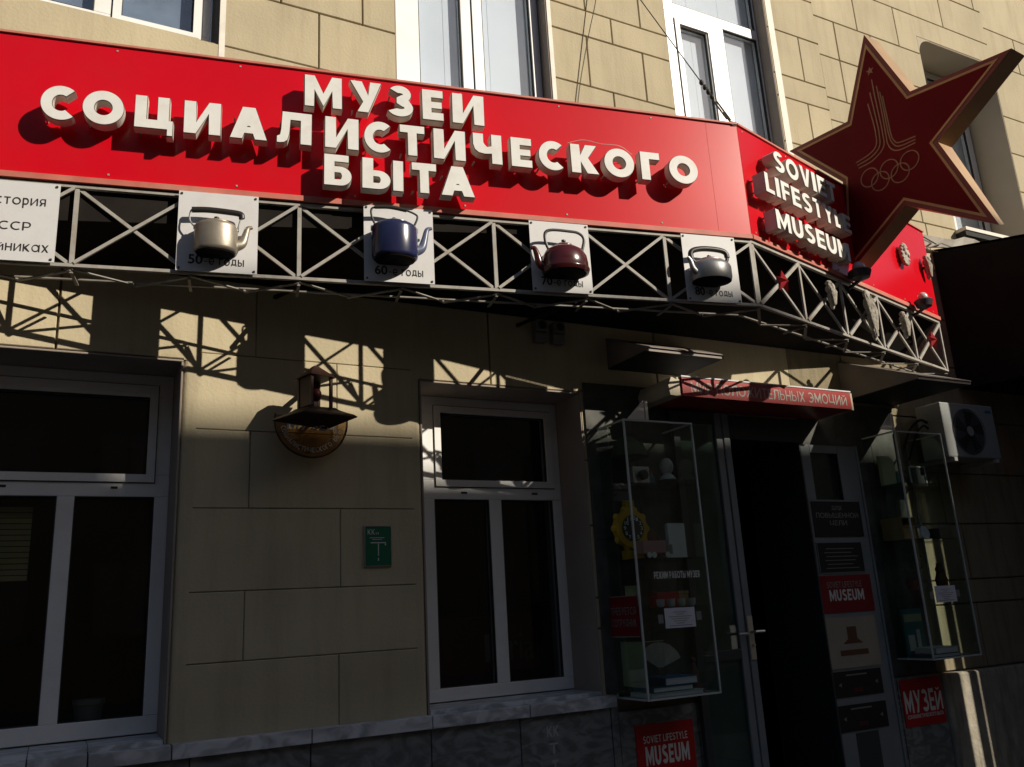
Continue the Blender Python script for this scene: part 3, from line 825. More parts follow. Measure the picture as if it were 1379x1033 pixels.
# ================================================================== CANOPY
A1, A2 = R(10.4922), R(14.6327)
PB = Vector((3.92, -1.122, 0))                       # corner where front meets chamfer
uF = Vector((math.cos(A1), -math.sin(A1), 0)); uC = Vector((math.cos(A2), math.sin(A2), 0))
def frame_T(u, origin=PB):
    # local x along u, local y pointing inward (towards the wall), z up
    v = Vector((-u.y, u.x, 0))
    return Matrix(((u.x, v.x, 0, origin.x), (u.y, v.y, 0, origin.y), (0, 0, 1, 0), (0, 0, 0, 1)))
TF, TC = frame_T(uF), frame_T(uC)
UL, UR_ = -6.0, 2.97
C = thing('entrance_canopy', (3.92, -1.122, 3.4), 'red museum fascia with white raised lettering above a grey steel lattice', 'sign canopy')
def cp(mb, name, **k): return part(mb, name, C, **k)
# red boards
for a, b_ in ((UL, -0.242), (-0.240, 0.0)):
    cp(MB().box(a, b_, 0.0, 0.03, 3.935, 4.752, 'red', TF), 'fascia_board')
for a, b_ in ((0.004, 1.46), (1.464, UR_)):
    cp(MB().box(a, b_, 0.0, 0.03, 3.935, 4.752, 'red', TC), 'fascia_board')
cp(MB().box(UL, 0.0, -0.012, 0.04, 4.753, 4.766, 'redtrim', TF).box(0.004, UR_, -0.012, 0.04, 4.753, 4.766, 'redtrim', TC), 'top_trim')
cp(MB().box(UL, 0.0, -0.014, 0.03, 3.902, 3.934, 'redtrim', TF).box(0.004, UR_, -0.014, 0.03, 3.902, 3.934, 'redtrim', TC), 'bottom_trim')
# thin sharp corner seam
Cend = PB + uC*UR_
Fend = PB + uF*UL
def poly_sheet(z0, z1, m, back=0.0):
    pts = [Vector((Fend.x, max(Fend.y, 0.0)-0.001, 0))]
    pts = [PB + uF*(-6.0+0.02), PB + Vector((0, 0.035, 0)), Cend + Vector((-0.02, 0.03, 0)), Vector((Cend.x-0.02, -0.004, 0)), Vector((Fend.x+0.02, -0.004, 0))]
    # the front plane meets the wall on the left; clip there
    t = (PB.y+0.03)/(-uF.y) if uF.y else 0
    Lp = PB + uF*((-0.036-PB.y)/uF.y)
    pts[0] = Lp + Vector((0.1, 0.01, 0)); pts[4] = Vector((Lp.x, -0.004, 0))
    poly = [(p.x, p.y) for p in pts]
    n = len(poly)
    zb = [0, 0, 0, -back, -back]
    vs = [(x, y, z0+b_) for (x, y), b_ in zip(poly, zb)] + [(x, y, z1+b_) for (x, y), b_ in zip(poly, zb)]
    fs = [tuple(range(n)), tuple(range(n, 2*n))] + [(i, (i+1) % n, n+(i+1) % n, n+i) for i in range(n)]
    return MB().add(vs, fs, m)
cp(poly_sheet(4.70, 4.715, 'dark'), 'roof_sheet')
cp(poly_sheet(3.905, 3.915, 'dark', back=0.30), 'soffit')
cp(MB().box(Cend.x-0.03, Cend.x-0.004, Cend.y+0.04, -0.005, 3.92, 4.70, 'red'), 'end_board')

for T_, L_ in ((TF, [-5.2+0.65*k for k in range(8)]), (TC, [0.06+0.56*k for k in range(6)])):
    for u in L_:
        for z in (3.965, 4.725):
            cp(MB().box(u-0.005, u+0.005, -0.003, 0.0, z-0.005, z+0.005, 'steel', T_), 'screw')
# raised letters: (char, u0, u1) on three lines
Lz = {1: (4.447, 4.653), 2: (4.196, 4.397), 3: (3.962, 4.158)}
LET = [(1, 'М', -2.897, -2.683), (1, 'У', -2.642, -2.455), (1, 'З', -2.418, -2.268), (1, 'Е', -2.216, -2.085), (1, 'И', -2.035, -1.834),
       (3, 'Б', -2.788, -2.631), (3, 'Ы', -2.576, -2.337), (3, 'Т', -2.290, -2.141), (3, 'А', -2.120, -1.914)]
l2 = 'СОЦИАЛИСТИЧЕСКОГО'
u2 = [(-4.229, -4.060), (-4.032, -3.828), (-3.778, -3.582), (-3.532, -3.338), (-3.295, -3.093), (-3.046, -2.853), (-2.783, -2.590), (-2.562, -2.400), (-2.355, -2.204),
      (-2.157, -1.960), (-1.916, -1.733), (-1.680, -1.544), (-1.502, -1.335), (-1.292, -1.105), (-1.070, -0.862), (-0.819, -0.680), (-0.620, -0.410)]
LET += [(2, c, a, b) for c, (a, b) in zip(l2, u2)]
def raised(c, T, u0, u1, z0, z1, d=0.058, gap=0.050, t=0.31, name='letter'):
    """channel letter: side walls, a slightly inset white face with a dark shadow line, standing off the board on pegs"""
    tilt = random.uniform(-0.008, 0.008)
    J = Matrix.Rotation(tilt, 4, 'Y')
    TT = T @ Tr(u0, -gap-d, z0) @ J
    if c == 'Ц': pass
    mb = cap_mesh(c, u1-u0, z1-z0, TT, 'gasket', depth=d, t=t, mside='letterside')
    for px_, pz_ in ((0.12, 0.2), (0.12, 0.8)):
        q = Vector((u0+(u1-u0)*px_, 0, z0+(z1-z0)*pz_))
        mb.bar(T @ Vector((q.x, -gap+0.001, q.z)), T @ Vector((q.x, -0.0005, q.z)), 0.008, 0.008, 'steel')
    o = cp(mb, name, fix=True)
    m2 = cap_mesh(c, u1-u0, z1-z0, T @ Tr(u0, -gap-d-0.005, z0) @ J, 'letter', depth=0.004, t=t, mside='letter', inset=0.0032)
    m2.build('letter_face', fix=True).parent = o
    return o
for ln, c, a, b in LET:
    hz = Lz[ln]
    d0 = -0.032 if c == 'Ц' else 0
    raised(c, TF, a, b, hz[0]+d0, hz[1])
cp(MB().tube([TF @ v for v in bez([(-1.30, -0.10, 4.405), (-1.20, -0.12, 4.425), (-1.08, -0.12, 4.412), (-0.95, -0.11, 4.418), (-0.84, -0.05, 4.405)])], 0.0018, 'letterside', 5), 'loose_wire')
# latin letters on the chamfer
def line(s, u0, u1, z0, z1, ws):
    tot = sum(ws[c] for c in s); g = 0.018*len(s)
    k = (u1-u0-0.02*(len(s)-1))/tot; x = u0
    for c in s:
        w = ws[c]*k
        raised(c, TC, x, x+w, z0, z1, d=0.085, gap=0.03, t=0.27)
        x += w+0.02
WS = dict(S=.95, O=1.15, V=1.0, I=.38, E=.85, T=.9, L=.8, F=.8, Y=1.0, M=1.25, U=1.0)
line('SOVIET', 0.215, 1.085, 4.432, 4.592, WS)
line('LIFESTYLE', 0.06, 1.245, 4.222, 4.372, WS)
line('MUSEUM', 0.14, 1.15, 3.975, 4.122, WS)

# ---- lattice
ZB, ZT2 = 3.44, 3.885
def tbar(T, a, b, w=0.0175, h=0.014, yo=0.012, m='steel'):
    A = T @ Vector((a[0], yo if len(a) < 3 else a[2], a[1])); Bv = T @ Vector((b[0], yo if len(b) < 3 else b[2], b[1]))
    cp(MB().bar(A, Bv, w, h, m, up=(T @ Vector((0, 1, 0)) - T @ Vector((0, 0, 0)))), 'truss_bar')
sp = 0.567
tbar(TF, (UL, ZT2), (0, ZT2), h=0.024, yo=0.014); tbar(TF, (UL, ZB), (0, ZB), h=0.024, yo=0.014)
nodes = [-0.075 - 0.0] + [-0.642 - sp*k for k in range(0, 10)]
nodes = [0.0] + [-0.642+0.0 - sp*k for k in range(10)]
for k, u in enumerate(nodes):
    yy = 0.014 + 0.002
    tbar(TF, (u-0.012 if k == 0 else u, ZB+0.013), (u-0.012 if k == 0 else u, ZT2-0.013), w=0.022, yo=0.014)
for k in range(len(nodes)-1):
    a, b = nodes[k+1], nodes[k]
    tbar(TF, (a+0.012, ZB+0.012), (b-0.012, ZT2-0.012), yo=0.004)
    tbar(TF, (a+0.012, ZT2-0.012), (b-0.012, ZB+0.012), yo=0.022)
sc_ = UR_/5
tbar(TC, (0, ZT2), (UR_, ZT2), h=0.024, yo=0.014); tbar(TC, (0, ZB), (UR_, ZB), h=0.024, yo=0.014)
for k in range(6):
    u = sc_*k + (0.012 if k == 0 else 0)
    tbar(TC, (u, ZB+0.013), (u, ZT2-0.013), w=0.022, yo=0.014)
for k in range(5):
    a, b = sc_*k, sc_*(k+1)
    tbar(TC, (a+0.012, ZB+0.012), (b-0.012, ZT2-0.012), yo=0.004, w=0.026)
    tbar(TC, (a+0.012, ZT2-0.012), (b-0.012, ZB+0.012), yo=0.022)
# lower flat lattice going back
dp = 0.20
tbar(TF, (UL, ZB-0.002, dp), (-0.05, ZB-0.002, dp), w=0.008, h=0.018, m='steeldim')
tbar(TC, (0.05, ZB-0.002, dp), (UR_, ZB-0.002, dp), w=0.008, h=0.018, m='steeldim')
for k in range(len(nodes)-1):
    a, b = nodes[k+1], nodes[k]; m_ = (a+b)/2
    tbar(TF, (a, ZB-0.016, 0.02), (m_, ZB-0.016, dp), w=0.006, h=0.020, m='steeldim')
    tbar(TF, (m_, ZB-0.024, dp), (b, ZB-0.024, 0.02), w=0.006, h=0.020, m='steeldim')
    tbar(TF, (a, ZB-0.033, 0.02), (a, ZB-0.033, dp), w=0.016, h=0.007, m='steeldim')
for k in range(5):
    a, b = sc_*k, sc_*(k+1); m_ = (a+b)/2
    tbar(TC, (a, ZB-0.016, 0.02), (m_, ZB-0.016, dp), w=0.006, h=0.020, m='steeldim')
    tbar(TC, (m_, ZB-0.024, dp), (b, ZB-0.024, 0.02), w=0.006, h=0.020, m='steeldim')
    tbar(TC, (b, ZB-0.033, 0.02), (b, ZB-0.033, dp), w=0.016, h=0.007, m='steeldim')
# brackets carrying the lattice back to the wall
for u in (-4.6, -2.9, -1.2):
    a = TF @ Vector((u, dp, ZB+0.03)); b = Vector((a.x-0.05, -0.002, ZB+0.10))
    cp(MB().bar(a, b, 0.02, 0.02, 'dark'), 'bracket')

# ================================================================== PLATES AND KETTLES
plates = [('display_plate', -5.2, -4.117, 3.437, 3.872, None), ('display_plate', -3.543, -3.132, 3.436, 3.897, '50-е годы'), ('display_plate', -2.556, -2.155, 3.440, 3.905, '60-е годы'),
          ('display_plate', -1.562, -1.179, 3.437, 3.893, '70-е годы'), ('display_plate', -0.539, -0.153, 3.432, 3.889, '80-е годы')]
plab = ['wide white plate with words about the history of teapots, leftmost on the lattice', 'white plate reading 50-е годы behind the nickel kettle', 'white plate reading 60-е годы behind the blue kettle',
        'white plate reading 70-е годы behind the maroon kettle', 'white plate reading 80-е годы behind the small grey kettle']
for (nm, a, b, z0, z1, tx), lb in zip(plates, plab):
    o0 = TF @ Vector(((a+b)/2, -0.02, z0))
    t = thing(nm, o0, lb, 'sign plate', 'white plates hung on the lattice')
    part(MB().box(a, b, -0.024, -0.018, z0, z1, 'plate', TF), 'board', t)
    if tx:
        part(text_mesh(tx[:2], (b-a)*0.17, 0.052, TF @ Tr(a+(b-a)*0.15, -0.0255, z0+0.042), 'ink', bold=0.03), 'lettering', t, fix=False)
        part(cap_mesh(tx[2:], (b-a)*0.49, 0.054, TF @ Tr(a+(b-a)*0.345, -0.0255, z0+0.040), 'ink', t=0.145, gap=0.16), 'lettering', t, fix=False)
    else:
        for s, x1, z, h, w in (('история', -4.176, 3.742, 0.056, 0.275), ('СССР', -4.235, 3.602, 0.046, 0.200), ('в чайниках', -4.146, 3.488, 0.056, 0.375)):
            part(cap_mesh(s, w, h, TF @ Tr(x1-w, -0.0255, z), 'ink', t=0.15 if s == 'СССР' else 0.125, gap=0.15), 'lettering', t, fix=False)
    mb = MB()
    for x in (a+0.015, b-0.015):
        for z in (z0+0.015, z1-0.015):
            mb.box(x-0.005, x+0.005, -0.029, -0.0245, z-0.005, z+0.005, 'wire', TF)
    part(mb, 'screw', t)

def lerp_r(r0, r1, n): return [r0+(r1-r0)*i/(n-1) for i in range(n)]

def kettle(label, u, z, r, h, mt, kind, side, lidm=None):
    """side=+1 spout to the right. z = base of body"""
    off = r*0.66
    org = TF @ Vector((u, -off, z))
    t = thing('kettle', org, label, 'kettle', 'old kettles hung on the lattice')
    T = TF @ Tr(u, -off, z) @ Matrix.Diagonal((1, 0.76, 1, 1))
    if kind == 'dome':
        prof = [(r*0.80, -0.012), (r*0.98, -0.008), (r*1.03, 0.012), (r*1.03, 0.020), (r*0.99, 0.028), (r*0.985, h*0.35), (r*0.94, h*0.60), (r*0.80, h*0.82), (r*0.55, h*0.96), (r*0.40, h)]
    elif kind == 'squat':
        prof = [(r*0.80, 0), (r*0.95, 0.006), (r, 0.03), (r, h*0.68), (r*0.95, h*0.80), (r*0.78, h*0.95), (r*0.62, h)]
    else:
        prof = [(r*0.90, -0.006), (r*0.97, 0.0), (r, 0.012), (r, h*0.84), (r*0.97, h*0.92), (r*0.84, h*0.985), (r*0.70, h)]
    part(MB().lathe(prof, mt, 40, T), 'body', t, fix=True)
    # soot-black base
    part(MB().lathe([(r*0.30, -0.016), (r*0.86, -0.0145), (r*0.90, -0.0075)] if kind != 'squat' else [(r*0.3, -0.006), (r*0.75, -0.004), (r*0.93, 0.004)], 'soot', 40, T), 'base', t)
    lr = prof[-1][0]
    lid = part(MB().lathe([(lr*1.03, h-0.002), (lr*1.03, h+0.006), (lr*0.80, h+0.016), (lr*0.4, h+0.022), (0.008, h+0.024)], lidm or mt, 32, T), 'lid', t)
    kb = MB().lathe([(0.006, h+0.022), (0.007, h+0.030), (0.014, h+0.036), (0.013, h+0.044), (0.004, h+0.048)], 'bakelite', 16, T).build('knob'); kb.parent = lid
    # spout
    s = side
    if kind == 'dome':
        pts = bez([(s*r*0.85, 0, h*0.12), (s*r*1.10, 0, h*0.26), (s*r*1.20, 0, h*0.62), (s*r*1.30, -0.0, h*0.86), (s*r*1.46, 0, h*0.86)])
        rr = lerp_r(0.030, 0.010, len(pts))
    elif kind == 'squat':
        pts = bez([(-r*0.78, -r*0.30, h*0.30), (-r*1.04, -r*0.38, h*0.50), (-r*1.16, -r*0.42, h*0.85), (-r*1.30, -r*0.46, h*1.02)])
        rr = lerp_r(0.024, 0.011, len(pts))
    else:
        pts = bez([(s*r*0.88, 0, h*0.26), (s*r*1.18, 0, h*0.36), (s*r*1.32, 0, h*0.62), (s*r*1.44, 0, h*0.92), (s*r*1.66, 0, h*0.99)])
        rr = [0.036-0.027*(i/(len(pts)-1))**0.7 for i in range(len(pts))]
    part(MB().tube(pts, rr, {'blue': 'bluelight'}.get(mt, mt), 14, T), 'spout', t)
    # handle
    hd = MB()
    if kind == 'cyl':      # bail with thick black grip
        zt = h+0.075
        hd.tube(bez([(-r*0.98, 0, h*0.86), (-r*1.22, 0, h*1.12), (-r*1.16, 0, zt), (-r*0.9, 0, zt+0.004)]), 0.0045, 'chrome', 8, T)
        hd.tube(bez([(r*0.98, 0, h*0.86), (r*1.04, 0, h*1.08), (r*1.12, 0, zt-0.012), (r*0.95, 0, zt)]), 0.0045, 'chrome', 8, T)
        hn = part(hd, 'handle', t)
        g = MB().tube(bez([(-r*1.14, 0, zt+0.002), (-r*0.4, 0, zt+0.008), (r*0.5, 0, zt+0.004), (r*1.08, 0, zt-0.004), (r*1.16, 0, zt-0.030)]), 0.0165, 'bakelite', 10, T).build('grip'); g.parent = hn
    elif kind == 'wire':
        zt = h+0.105
        hd.tube(bez([(-r*0.80, 0, h*0.92), (-r*0.98, 0, h*1.22), (-r*0.95, 0, zt-0.01), (-r*0.5, 0, zt), (r*0.4, 0, zt-0.004), (r*0.95, 0, zt-0.028), (r*1.02, 0, h*1.25), (r*0.82, 0, h*0.95)]), 0.0062, 'bakelite', 8, T)
        hn = part(hd, 'handle', t)
        g = MB().tube(bez([(-r*0.85, 0, zt), (-r*0.2, 0, zt+0.006), (r*0.55, 0, zt-0.006)]), 0.0125, 'bakelite', 10, T).build('grip'); g.parent = hn
    elif kind == 'dome':
        zt = h+0.105
        hd.tube(bez([(-r*0.66, 0, h*0.80), (-r*0.80, 0, h*1.15), (-r*0.78, 0, zt-0.022), (-r*0.48, 0, zt), (r*0.25, 0, zt), (r*0.70, 0, zt-0.008), (r*0.92, 0, zt-0.045), (r*0.80, 0, h*0.88)]), 0.0095, 'bakelite', 8, T)
        part(hd, 'handle', t)
    else:
        zt = h+0.075
        hd.tube(bez([(-r*0.72, 0, h*0.92), (-r*0.92, 0, h*1.15), (-r*0.86, 0, zt-0.01), (-r*0.35, 0, zt+0.012), (r*0.40, 0, zt+0.014), (r*0.86, 0, zt), (r*0.95, 0, zt-0.04), (r*0.82, 0, h*0.95)]), [0.011]*8 + [0.018]*52 + [0.012]*11, 'bakelite', 10, T)
        part(hd, 'handle', t)
    if kind in ('cyl', 'wire'):
        mb = MB()
        for sx in (-1, 1): mb.box(sx*r*0.99-0.005, sx*r*0.99+0.005, -0.012, 0.012, h*0.80, h*0.93, 'chrome', T)
        part(mb, 'lug', t)
    # hook to the plate
    part(MB().bar(T @ Vector((0, 0, h*0.55)), T @ Vector((0, (off-0.012)/0.76, h*0.55)), 0.012, 0.012, 'wire'), 'hook', t)
    return t
kettle('nickel coloured cylindrical kettle with black grip on the 50-е годы plate', -3.345, 3.530, 0.111, 0.158, 'alu', 'cyl', 1)
kettle('large dark blue enamel kettle with thin wire handle on the 60-е годы plate', -2.392, 3.556, 0.130, 0.204, 'blue', 'wire', 1)
kettle('domed maroon enamel kettle with its spout to the left on the 70-е годы plate', -1.375, 3.535, 0.144, 0.165, 'maroon', 'dome', -1)
kettle('small squat grey aluminium kettle with thick black handle on the 80-е годы plate', -0.395, 3.535, 0.137, 0.138, 'alugrey', 'squat', -1)

# ================================================================== STAR
SY = R(85)
sn = Vector((-math.sin(SY), -math.cos(SY), 0)); su = Vector((math.cos(SY), -math.sin(SY), 0))
SP = Vector((5.4, -1.2, 4.84))
# local x = su, local y = -sn (back), z up
TS = Matrix(((su.x, -sn.x, 0, SP.x), (su.y, -sn.y, 0, SP.y), (0, 0, 1, SP.z), (0, 0, 0, 1)))
OUT = [(-0.047, 1.055), (0.227, 0.376), (0.964, 0.271), (0.355, -0.116), (0.646, -0.898), (0.026, -0.468), (-0.56, -0.83), (-0.448, -0.049), (-0.9, 0.463), (-0.319, 0.425)]
GLD = [(-0.045, 0.960), (0.187, 0.326), (0.855, 0.232), (0.325, -0.112), (0.560, -0.760), (0.020, -0.385), (-0.485, -0.69), (-0.395, -0.033), (-0.790, 0.400), (-0.285, 0.388)]
def shrink(P, d):
    n = len(P); out = []
    for i in range(n):
        a, b, c = Vector(P[i-1]), Vector(P[i]), Vector(P[(i+1) % n])
        e1 = (b-a).normalized(); e2 = (c-b).normalized()
        n1 = Vector((e1.y, -e1.x)); n2 = Vector((e2.y, -e2.x))     # clockwise outline: inward normal
        k = 1+n1.dot(n2)
        m_ = (n1+n2)/k if k > 0.15 else (n1+n2)
        out.append(tuple(b+m_*d))
    return out
S = thing('star_sign', (5.4, -1.2, 3.95), 'big dark red five-pointed star sign with gold outline, emblem and rings', 'star sign')
BK = list(OUT); BK[4] = (0.595, -0.835)
sb = MB(); vs = [(x, 0.0, z) for x, z in OUT] + [(x, 0.175, z) for x, z in BK]
sb.add(vs, [tuple(range(10)), tuple(range(10, 20))[::-1]], 'starrim', TS)
sb.add(vs, [(i, 10+i, 10+(i+1) % 10, (i+1) % 10) for i in range(10)], 'starside', TS)
part(sb, 'body', S)
GI = shrink(OUT, 0.032); GO = shrink(OUT, 0.050)
part(MB().prism(GO, -0.002, -0.0002, 'starface', TS), 'face', S)
gb = MB()
for i in range(10):
    j = (i+1) % 10
    a, b, c, d = GI[i], GI[j], GO[j], GO[i]
    gb.add([(a[0], -0.004, a[1]), (b[0], -0.004, b[1]), (c[0], -0.004, c[1]), (d[0], -0.004, d[1]), (a[0], -0.0003, a[1]), (b[0], -0.0003, b[1]), (c[0], -0.0003, c[1]), (d[0], -0.0003, d[1])],
           [(0, 1, 2, 3), (0, 4, 5, 1), (3, 2, 6, 7)], 'gold', TS)
part(gb, 'gold_outline', S)
def strip(pts, w, m, T, y=-0.0045):
    P = [Vector((p[0], p[1])) for p in pts]
    mb = MB(); vs = []
    for i, p in enumerate(P):
        d = (P[min(i+1, len(P)-1)]-P[max(i-1, 0)]).normalized(); n_ = Vector((-d.y, d.x))
        for s_ in (-1, 1):
            q = p+n_*(s_*w/2); vs += [(q.x, y, q.y), (q.x, -0.002, q.y)]
    fs = []
    for i in range(len(P)-1):
        o = i*4; fs += [(o, o+2, o+6, o+4), (o, o+4, o+5, o+1), (o+2, o+3, o+7, o+6)]
    return mb.add(vs, fs, m, T)
EMB = [[(-0.118, 0.468), (-0.101, 0.293), (-0.098, 0.186), (-0.112, 0.100), (-0.178, 0.060), (-0.303, 0.046)],  # emblem line and ring coordinates back-projected from image pixels onto the star plane
       [(-0.084, 0.551), (-0.072, 0.30), (-0.070, 0.184), (-0.086, 0.080), (-0.169, 0.028), (-0.297, 0.020)],
       [(-0.051, 0.647), (-0.050, 0.50), (-0.044, 0.30), (-0.042, 0.167), (-0.056, 0.056), (-0.16, -0.004), (-0.289, -0.008)],
       [(-0.022, 0.572), (-0.018, 0.395), (-0.018, 0.158), (-0.018, 0.070), (0.005, 0.008), (0.062, -0.030), (0.195, -0.038)],
       [(-0.004, 0.511), (0.000, 0.34), (0.004, 0.134), (0.020, 0.052), (0.067, 0.000), (0.2, -0.014)],
       [(0.012, 0.464), (0.016, 0.30), (0.022, 0.123), (0.037, 0.062), (0.073, 0.028), (0.205, 0.010)]]
for e in EMB:
    q = [(p.x, p.z) for p in bez([(a, 0, b) for a, b in e], 6)]
    part(strip(q, 0.0095, 'golddim', TS), 'emblem_line', S)
for k, (a, b) in enumerate([(-0.213, -0.126), (-0.131, -0.196), (-0.044, -0.137), (0.037, -0.209), (0.126, -0.150)]):
    q = [(a+0.075*math.cos(2*math.pi*i/32), b+0.073*math.sin(2*math.pi*i/32)) for i in range(33)]
    part(strip(q, 0.0085, 'golddim', TS, y=-0.004-0.0007*k), 'ring', S)
def star2d(cx, cz, r, ri=0.42, rot=0.0):
    return [(cx+(r if i % 2 == 0 else r*ri)*math.sin(math.pi*i/5+rot), cz+(r if i % 2 == 0 else r*ri)*math.cos(math.pi*i/5+rot)) for i in range(10)]
part(MB().prism(star2d(-0.052, 0.725, 0.036), -0.0045, -0.0022, 'golddim', TS), 'emblem_star', S)

# ================================================================== ORNAMENTS ON THE CHAMFER
def small_star(v, z, r, label):
    t = thing('small_star', TC @ Vector((v, -0.03, z-r)), label, 'star ornament', 'small red stars on the lattice')
    P = star2d(v, z, r)
    vs = [(x, -0.018, zz) for x, zz in P] + [(v, -0.055, z)] + [(x, -0.008, zz) for x, zz in P]
    fs = [(i, (i+1) % 10, 10) for i in range(10)] + [(i, 11+i, 11+(i+1) % 10, (i+1) % 10) for i in range(10)]
    part(MB().add(vs, fs, 'redpaint', TC), 'star_body', t)
    part(MB().bar(TC @ Vector((v, -0.012, z)), TC @ Vector((v, 0.006, z)), 0.02, 0.02, 'wire'), 'clip', t)
small_star(0.295, 3.66, 0.085, 'small red star in the first lattice bay under the word MUSEUM')
small_star(2.68, 3.66, 0.085, 'small red star in the last lattice bay at the right end')
def relief(v, z0, z1, w, label, seed, kind='oval', yo=-0.03):
    rnd = random.Random(seed)
    t = thing('plaster_ornament', TC @ Vector((v, yo, z0)), label, 'relief ornament', 'white plaster reliefs on the canopy')
    h = z1-z0; cz = (z0+z1)/2
    mb = MB()
    if kind == 'oval':
        mb.ball((v, yo, cz), 1.0, 'relief', 10, (w/2, 0.03, h/2), TC)
        part(mb, 'medallion', t)
        mb = MB()
        for k in range(14):
            a = 2*math.pi*k/14
            mb.ball((v+w*0.46*math.cos(a), yo-0.010, cz+h*0.46*math.sin(a)), 0.016, 'relief', 5, (1, 1, 1), TC)
        for k in range(5):
            mb.ball((v+rnd.uniform(-.25, .25)*w, yo-0.028, cz+rnd.uniform(-.3, .3)*h), rnd.uniform(.012, .026), 'relief', 5, (1, .7, 1.3), TC)
        part(mb, 'garland', t)
    else:
        # draped figure: head, chest, long tapering lower part, ridges
        mb.ball((v-w*0.10, yo-0.012, z1-0.10*h), 1.0, 'relief', 8, (w*0.20, 0.024, h*0.085), TC)
        mb.ball((v-w*0.02, yo-0.008, z1-0.30*h), 1.0, 'relief', 10, (w*0.32, 0.028, h*0.15), TC)
        mb.ball((v+w*0.06, yo-0.006, z1-0.58*h), 1.0, 'relief', 10, (w*0.22, 0.025, h*0.22), TC)
        mb.ball((v+w*0.16, yo-0.004, z0+0.16*h), 1.0, 'relief', 8, (w*0.15, 0.018, h*0.16), TC)
        part(mb, 'figure', t)
        mb = MB()
        for k in range(7):
            f = k/6; xx = v+w*(-0.34+0.62*f)
            mb.tube([TC @ Vector((xx-w*0.08, yo-0.026, z1-h*(0.10+0.10*rnd.random()))), TC @ Vector((xx+rnd.uniform(-.01, .01), yo-0.042, z1-h*0.42)), TC @ Vector((v+w*0.12+(xx-v)*0.42, yo-0.032, z0+h*(0.06+0.16*rnd.random())))], [0.005, 0.011, 0.004], 'relief', 6)
        for k in range(5):
            mb.ball((v+rnd.uniform(-.34, .34)*w, yo-0.036, z1-h*rnd.uniform(.15, .55)), rnd.uniform(.008, .015), 'relief', 5, (1, .8, 1.6), TC)
        part(mb, 'drapery', t)
    mb = MB().bar(TC @ Vector((v, yo, cz)), TC @ Vector((v, 0.006, cz)), 0.02, 0.02, 'wire')
    part(mb, 'clip', t)
relief(2.37, 4.275, 4.47, 0.13, 'white plaster oval medallion, middle one on the red board right of the star', 3)
relief(2.81, 4.245, 4.475, 0.09, 'narrow white plaster ornament near the right end of the red board', 4, 'drop')
relief(1.90, 4.30, 4.40, 0.09, 'small white plaster knot on the red board beside the star edge', 5)
relief(0.90, 3.58, 3.80, 0.10, 'white plaster ornament in the second lattice bay, half in shade', 6, 'drop')
relief(1.50, 3.45, 3.86, 0.19, 'largest white plaster ornament, a long draped sheaf on the lattice', 7, 'drop')
relief(2.09, 3.57, 3.80, 0.10, 'white plaster ornament in the fourth lattice bay, right of the long sheaf', 8, 'drop')
# spotlights with bulbs in front of the chamfer
def spot(v, z, label, y=-0.10, big=1.0):
    t = thing('spotlight', TC @ Vector((v, y, z)), label, 'spotlight', 'spotlights on the canopy')
    T = TC @ Tr(v, y, z)
    part(MB().lathe([(0.02, -0.03), (0.06*big, -0.01), (0.075*big, 0.04), (0.068*big, 0.05)], 'lampdark', 20, T), 'housing', t)
    part(MB().ball((0, 0, 0.075), 0.042*big, 'bulb', 10, (1, 1, 1), T), 'bulb', t)
    part(MB().bar(T @ Vector((0, 0, -0.02)), T @ Vector((0, -y, -0.06)), 0.02, 0.02, 'lampdark'), 'arm', t)
    return t
spot(2.42, 3.90, 'dark spotlight with a glass bulb over the red board, near the right end')
spot(1.30, 3.90, 'dark spotlight hanging in the shade under the last M of MUSEUM', big=1.15)
# cable stays
t = thing('stay_cable', (3.90, -1.10, 4.767), 'thin twisted steel cable with a turnbuckle running up from the canopy corner', 'cable')
a = Vector((3.90, -1.105, 4.767)); b = Vector((3.704, -0.0, 7.177)); d = (b-a)
part(MB().tube([a+d*0.13, b], 0.0045, 'wire', 6), 'cable', t)
tb = MB()
for s_ in (-1, 1): tb.tube([a+d*0.02+Vector((s_*0.016, 0, 0)), a+d*0.10+Vector((s_*0.016, 0, 0))], 0.007, 'wire', 6)
for k in range(4): tb.ball(a+d*(0.12+0.022*k), 0.017, 'wire', 5, (1, 1, 1.3))
tb.tube([a, a+d*0.05], 0.007, 'wire', 6).tube([a+d*0.11, a+d*0.15], 0.007, 'wire', 6)
part(tb, 'turnbuckle', t)
part(MB().box(3.88, 3.92, -1.125, -1.085, 4.745, 4.775, 'wire'), 'eye_plate', t)
wr = MB().tube(bez([(3.72, -0.004, 6.9), (3.658, -0.004, 6.515), (3.548, -0.004, 6.121), (3.391, -0.004, 5.46), (3.34, -0.004, 4.8)]), 0.0018, 'wire', 5).build('wall_wire')
tag(wr, 'very thin dark wire running down the plaster between the two upper windows', 'wire')
# small pegs and stubs on the wall
wr = MB().tube([(0.32, -0.004, 5.225), (0.32, -0.03, 5.222)], 0.006, 'wire', 6).tube([(1.15, -0.003, 5.42), (1.15, -0.012, 5.42)], 0.006, 'wire', 6)

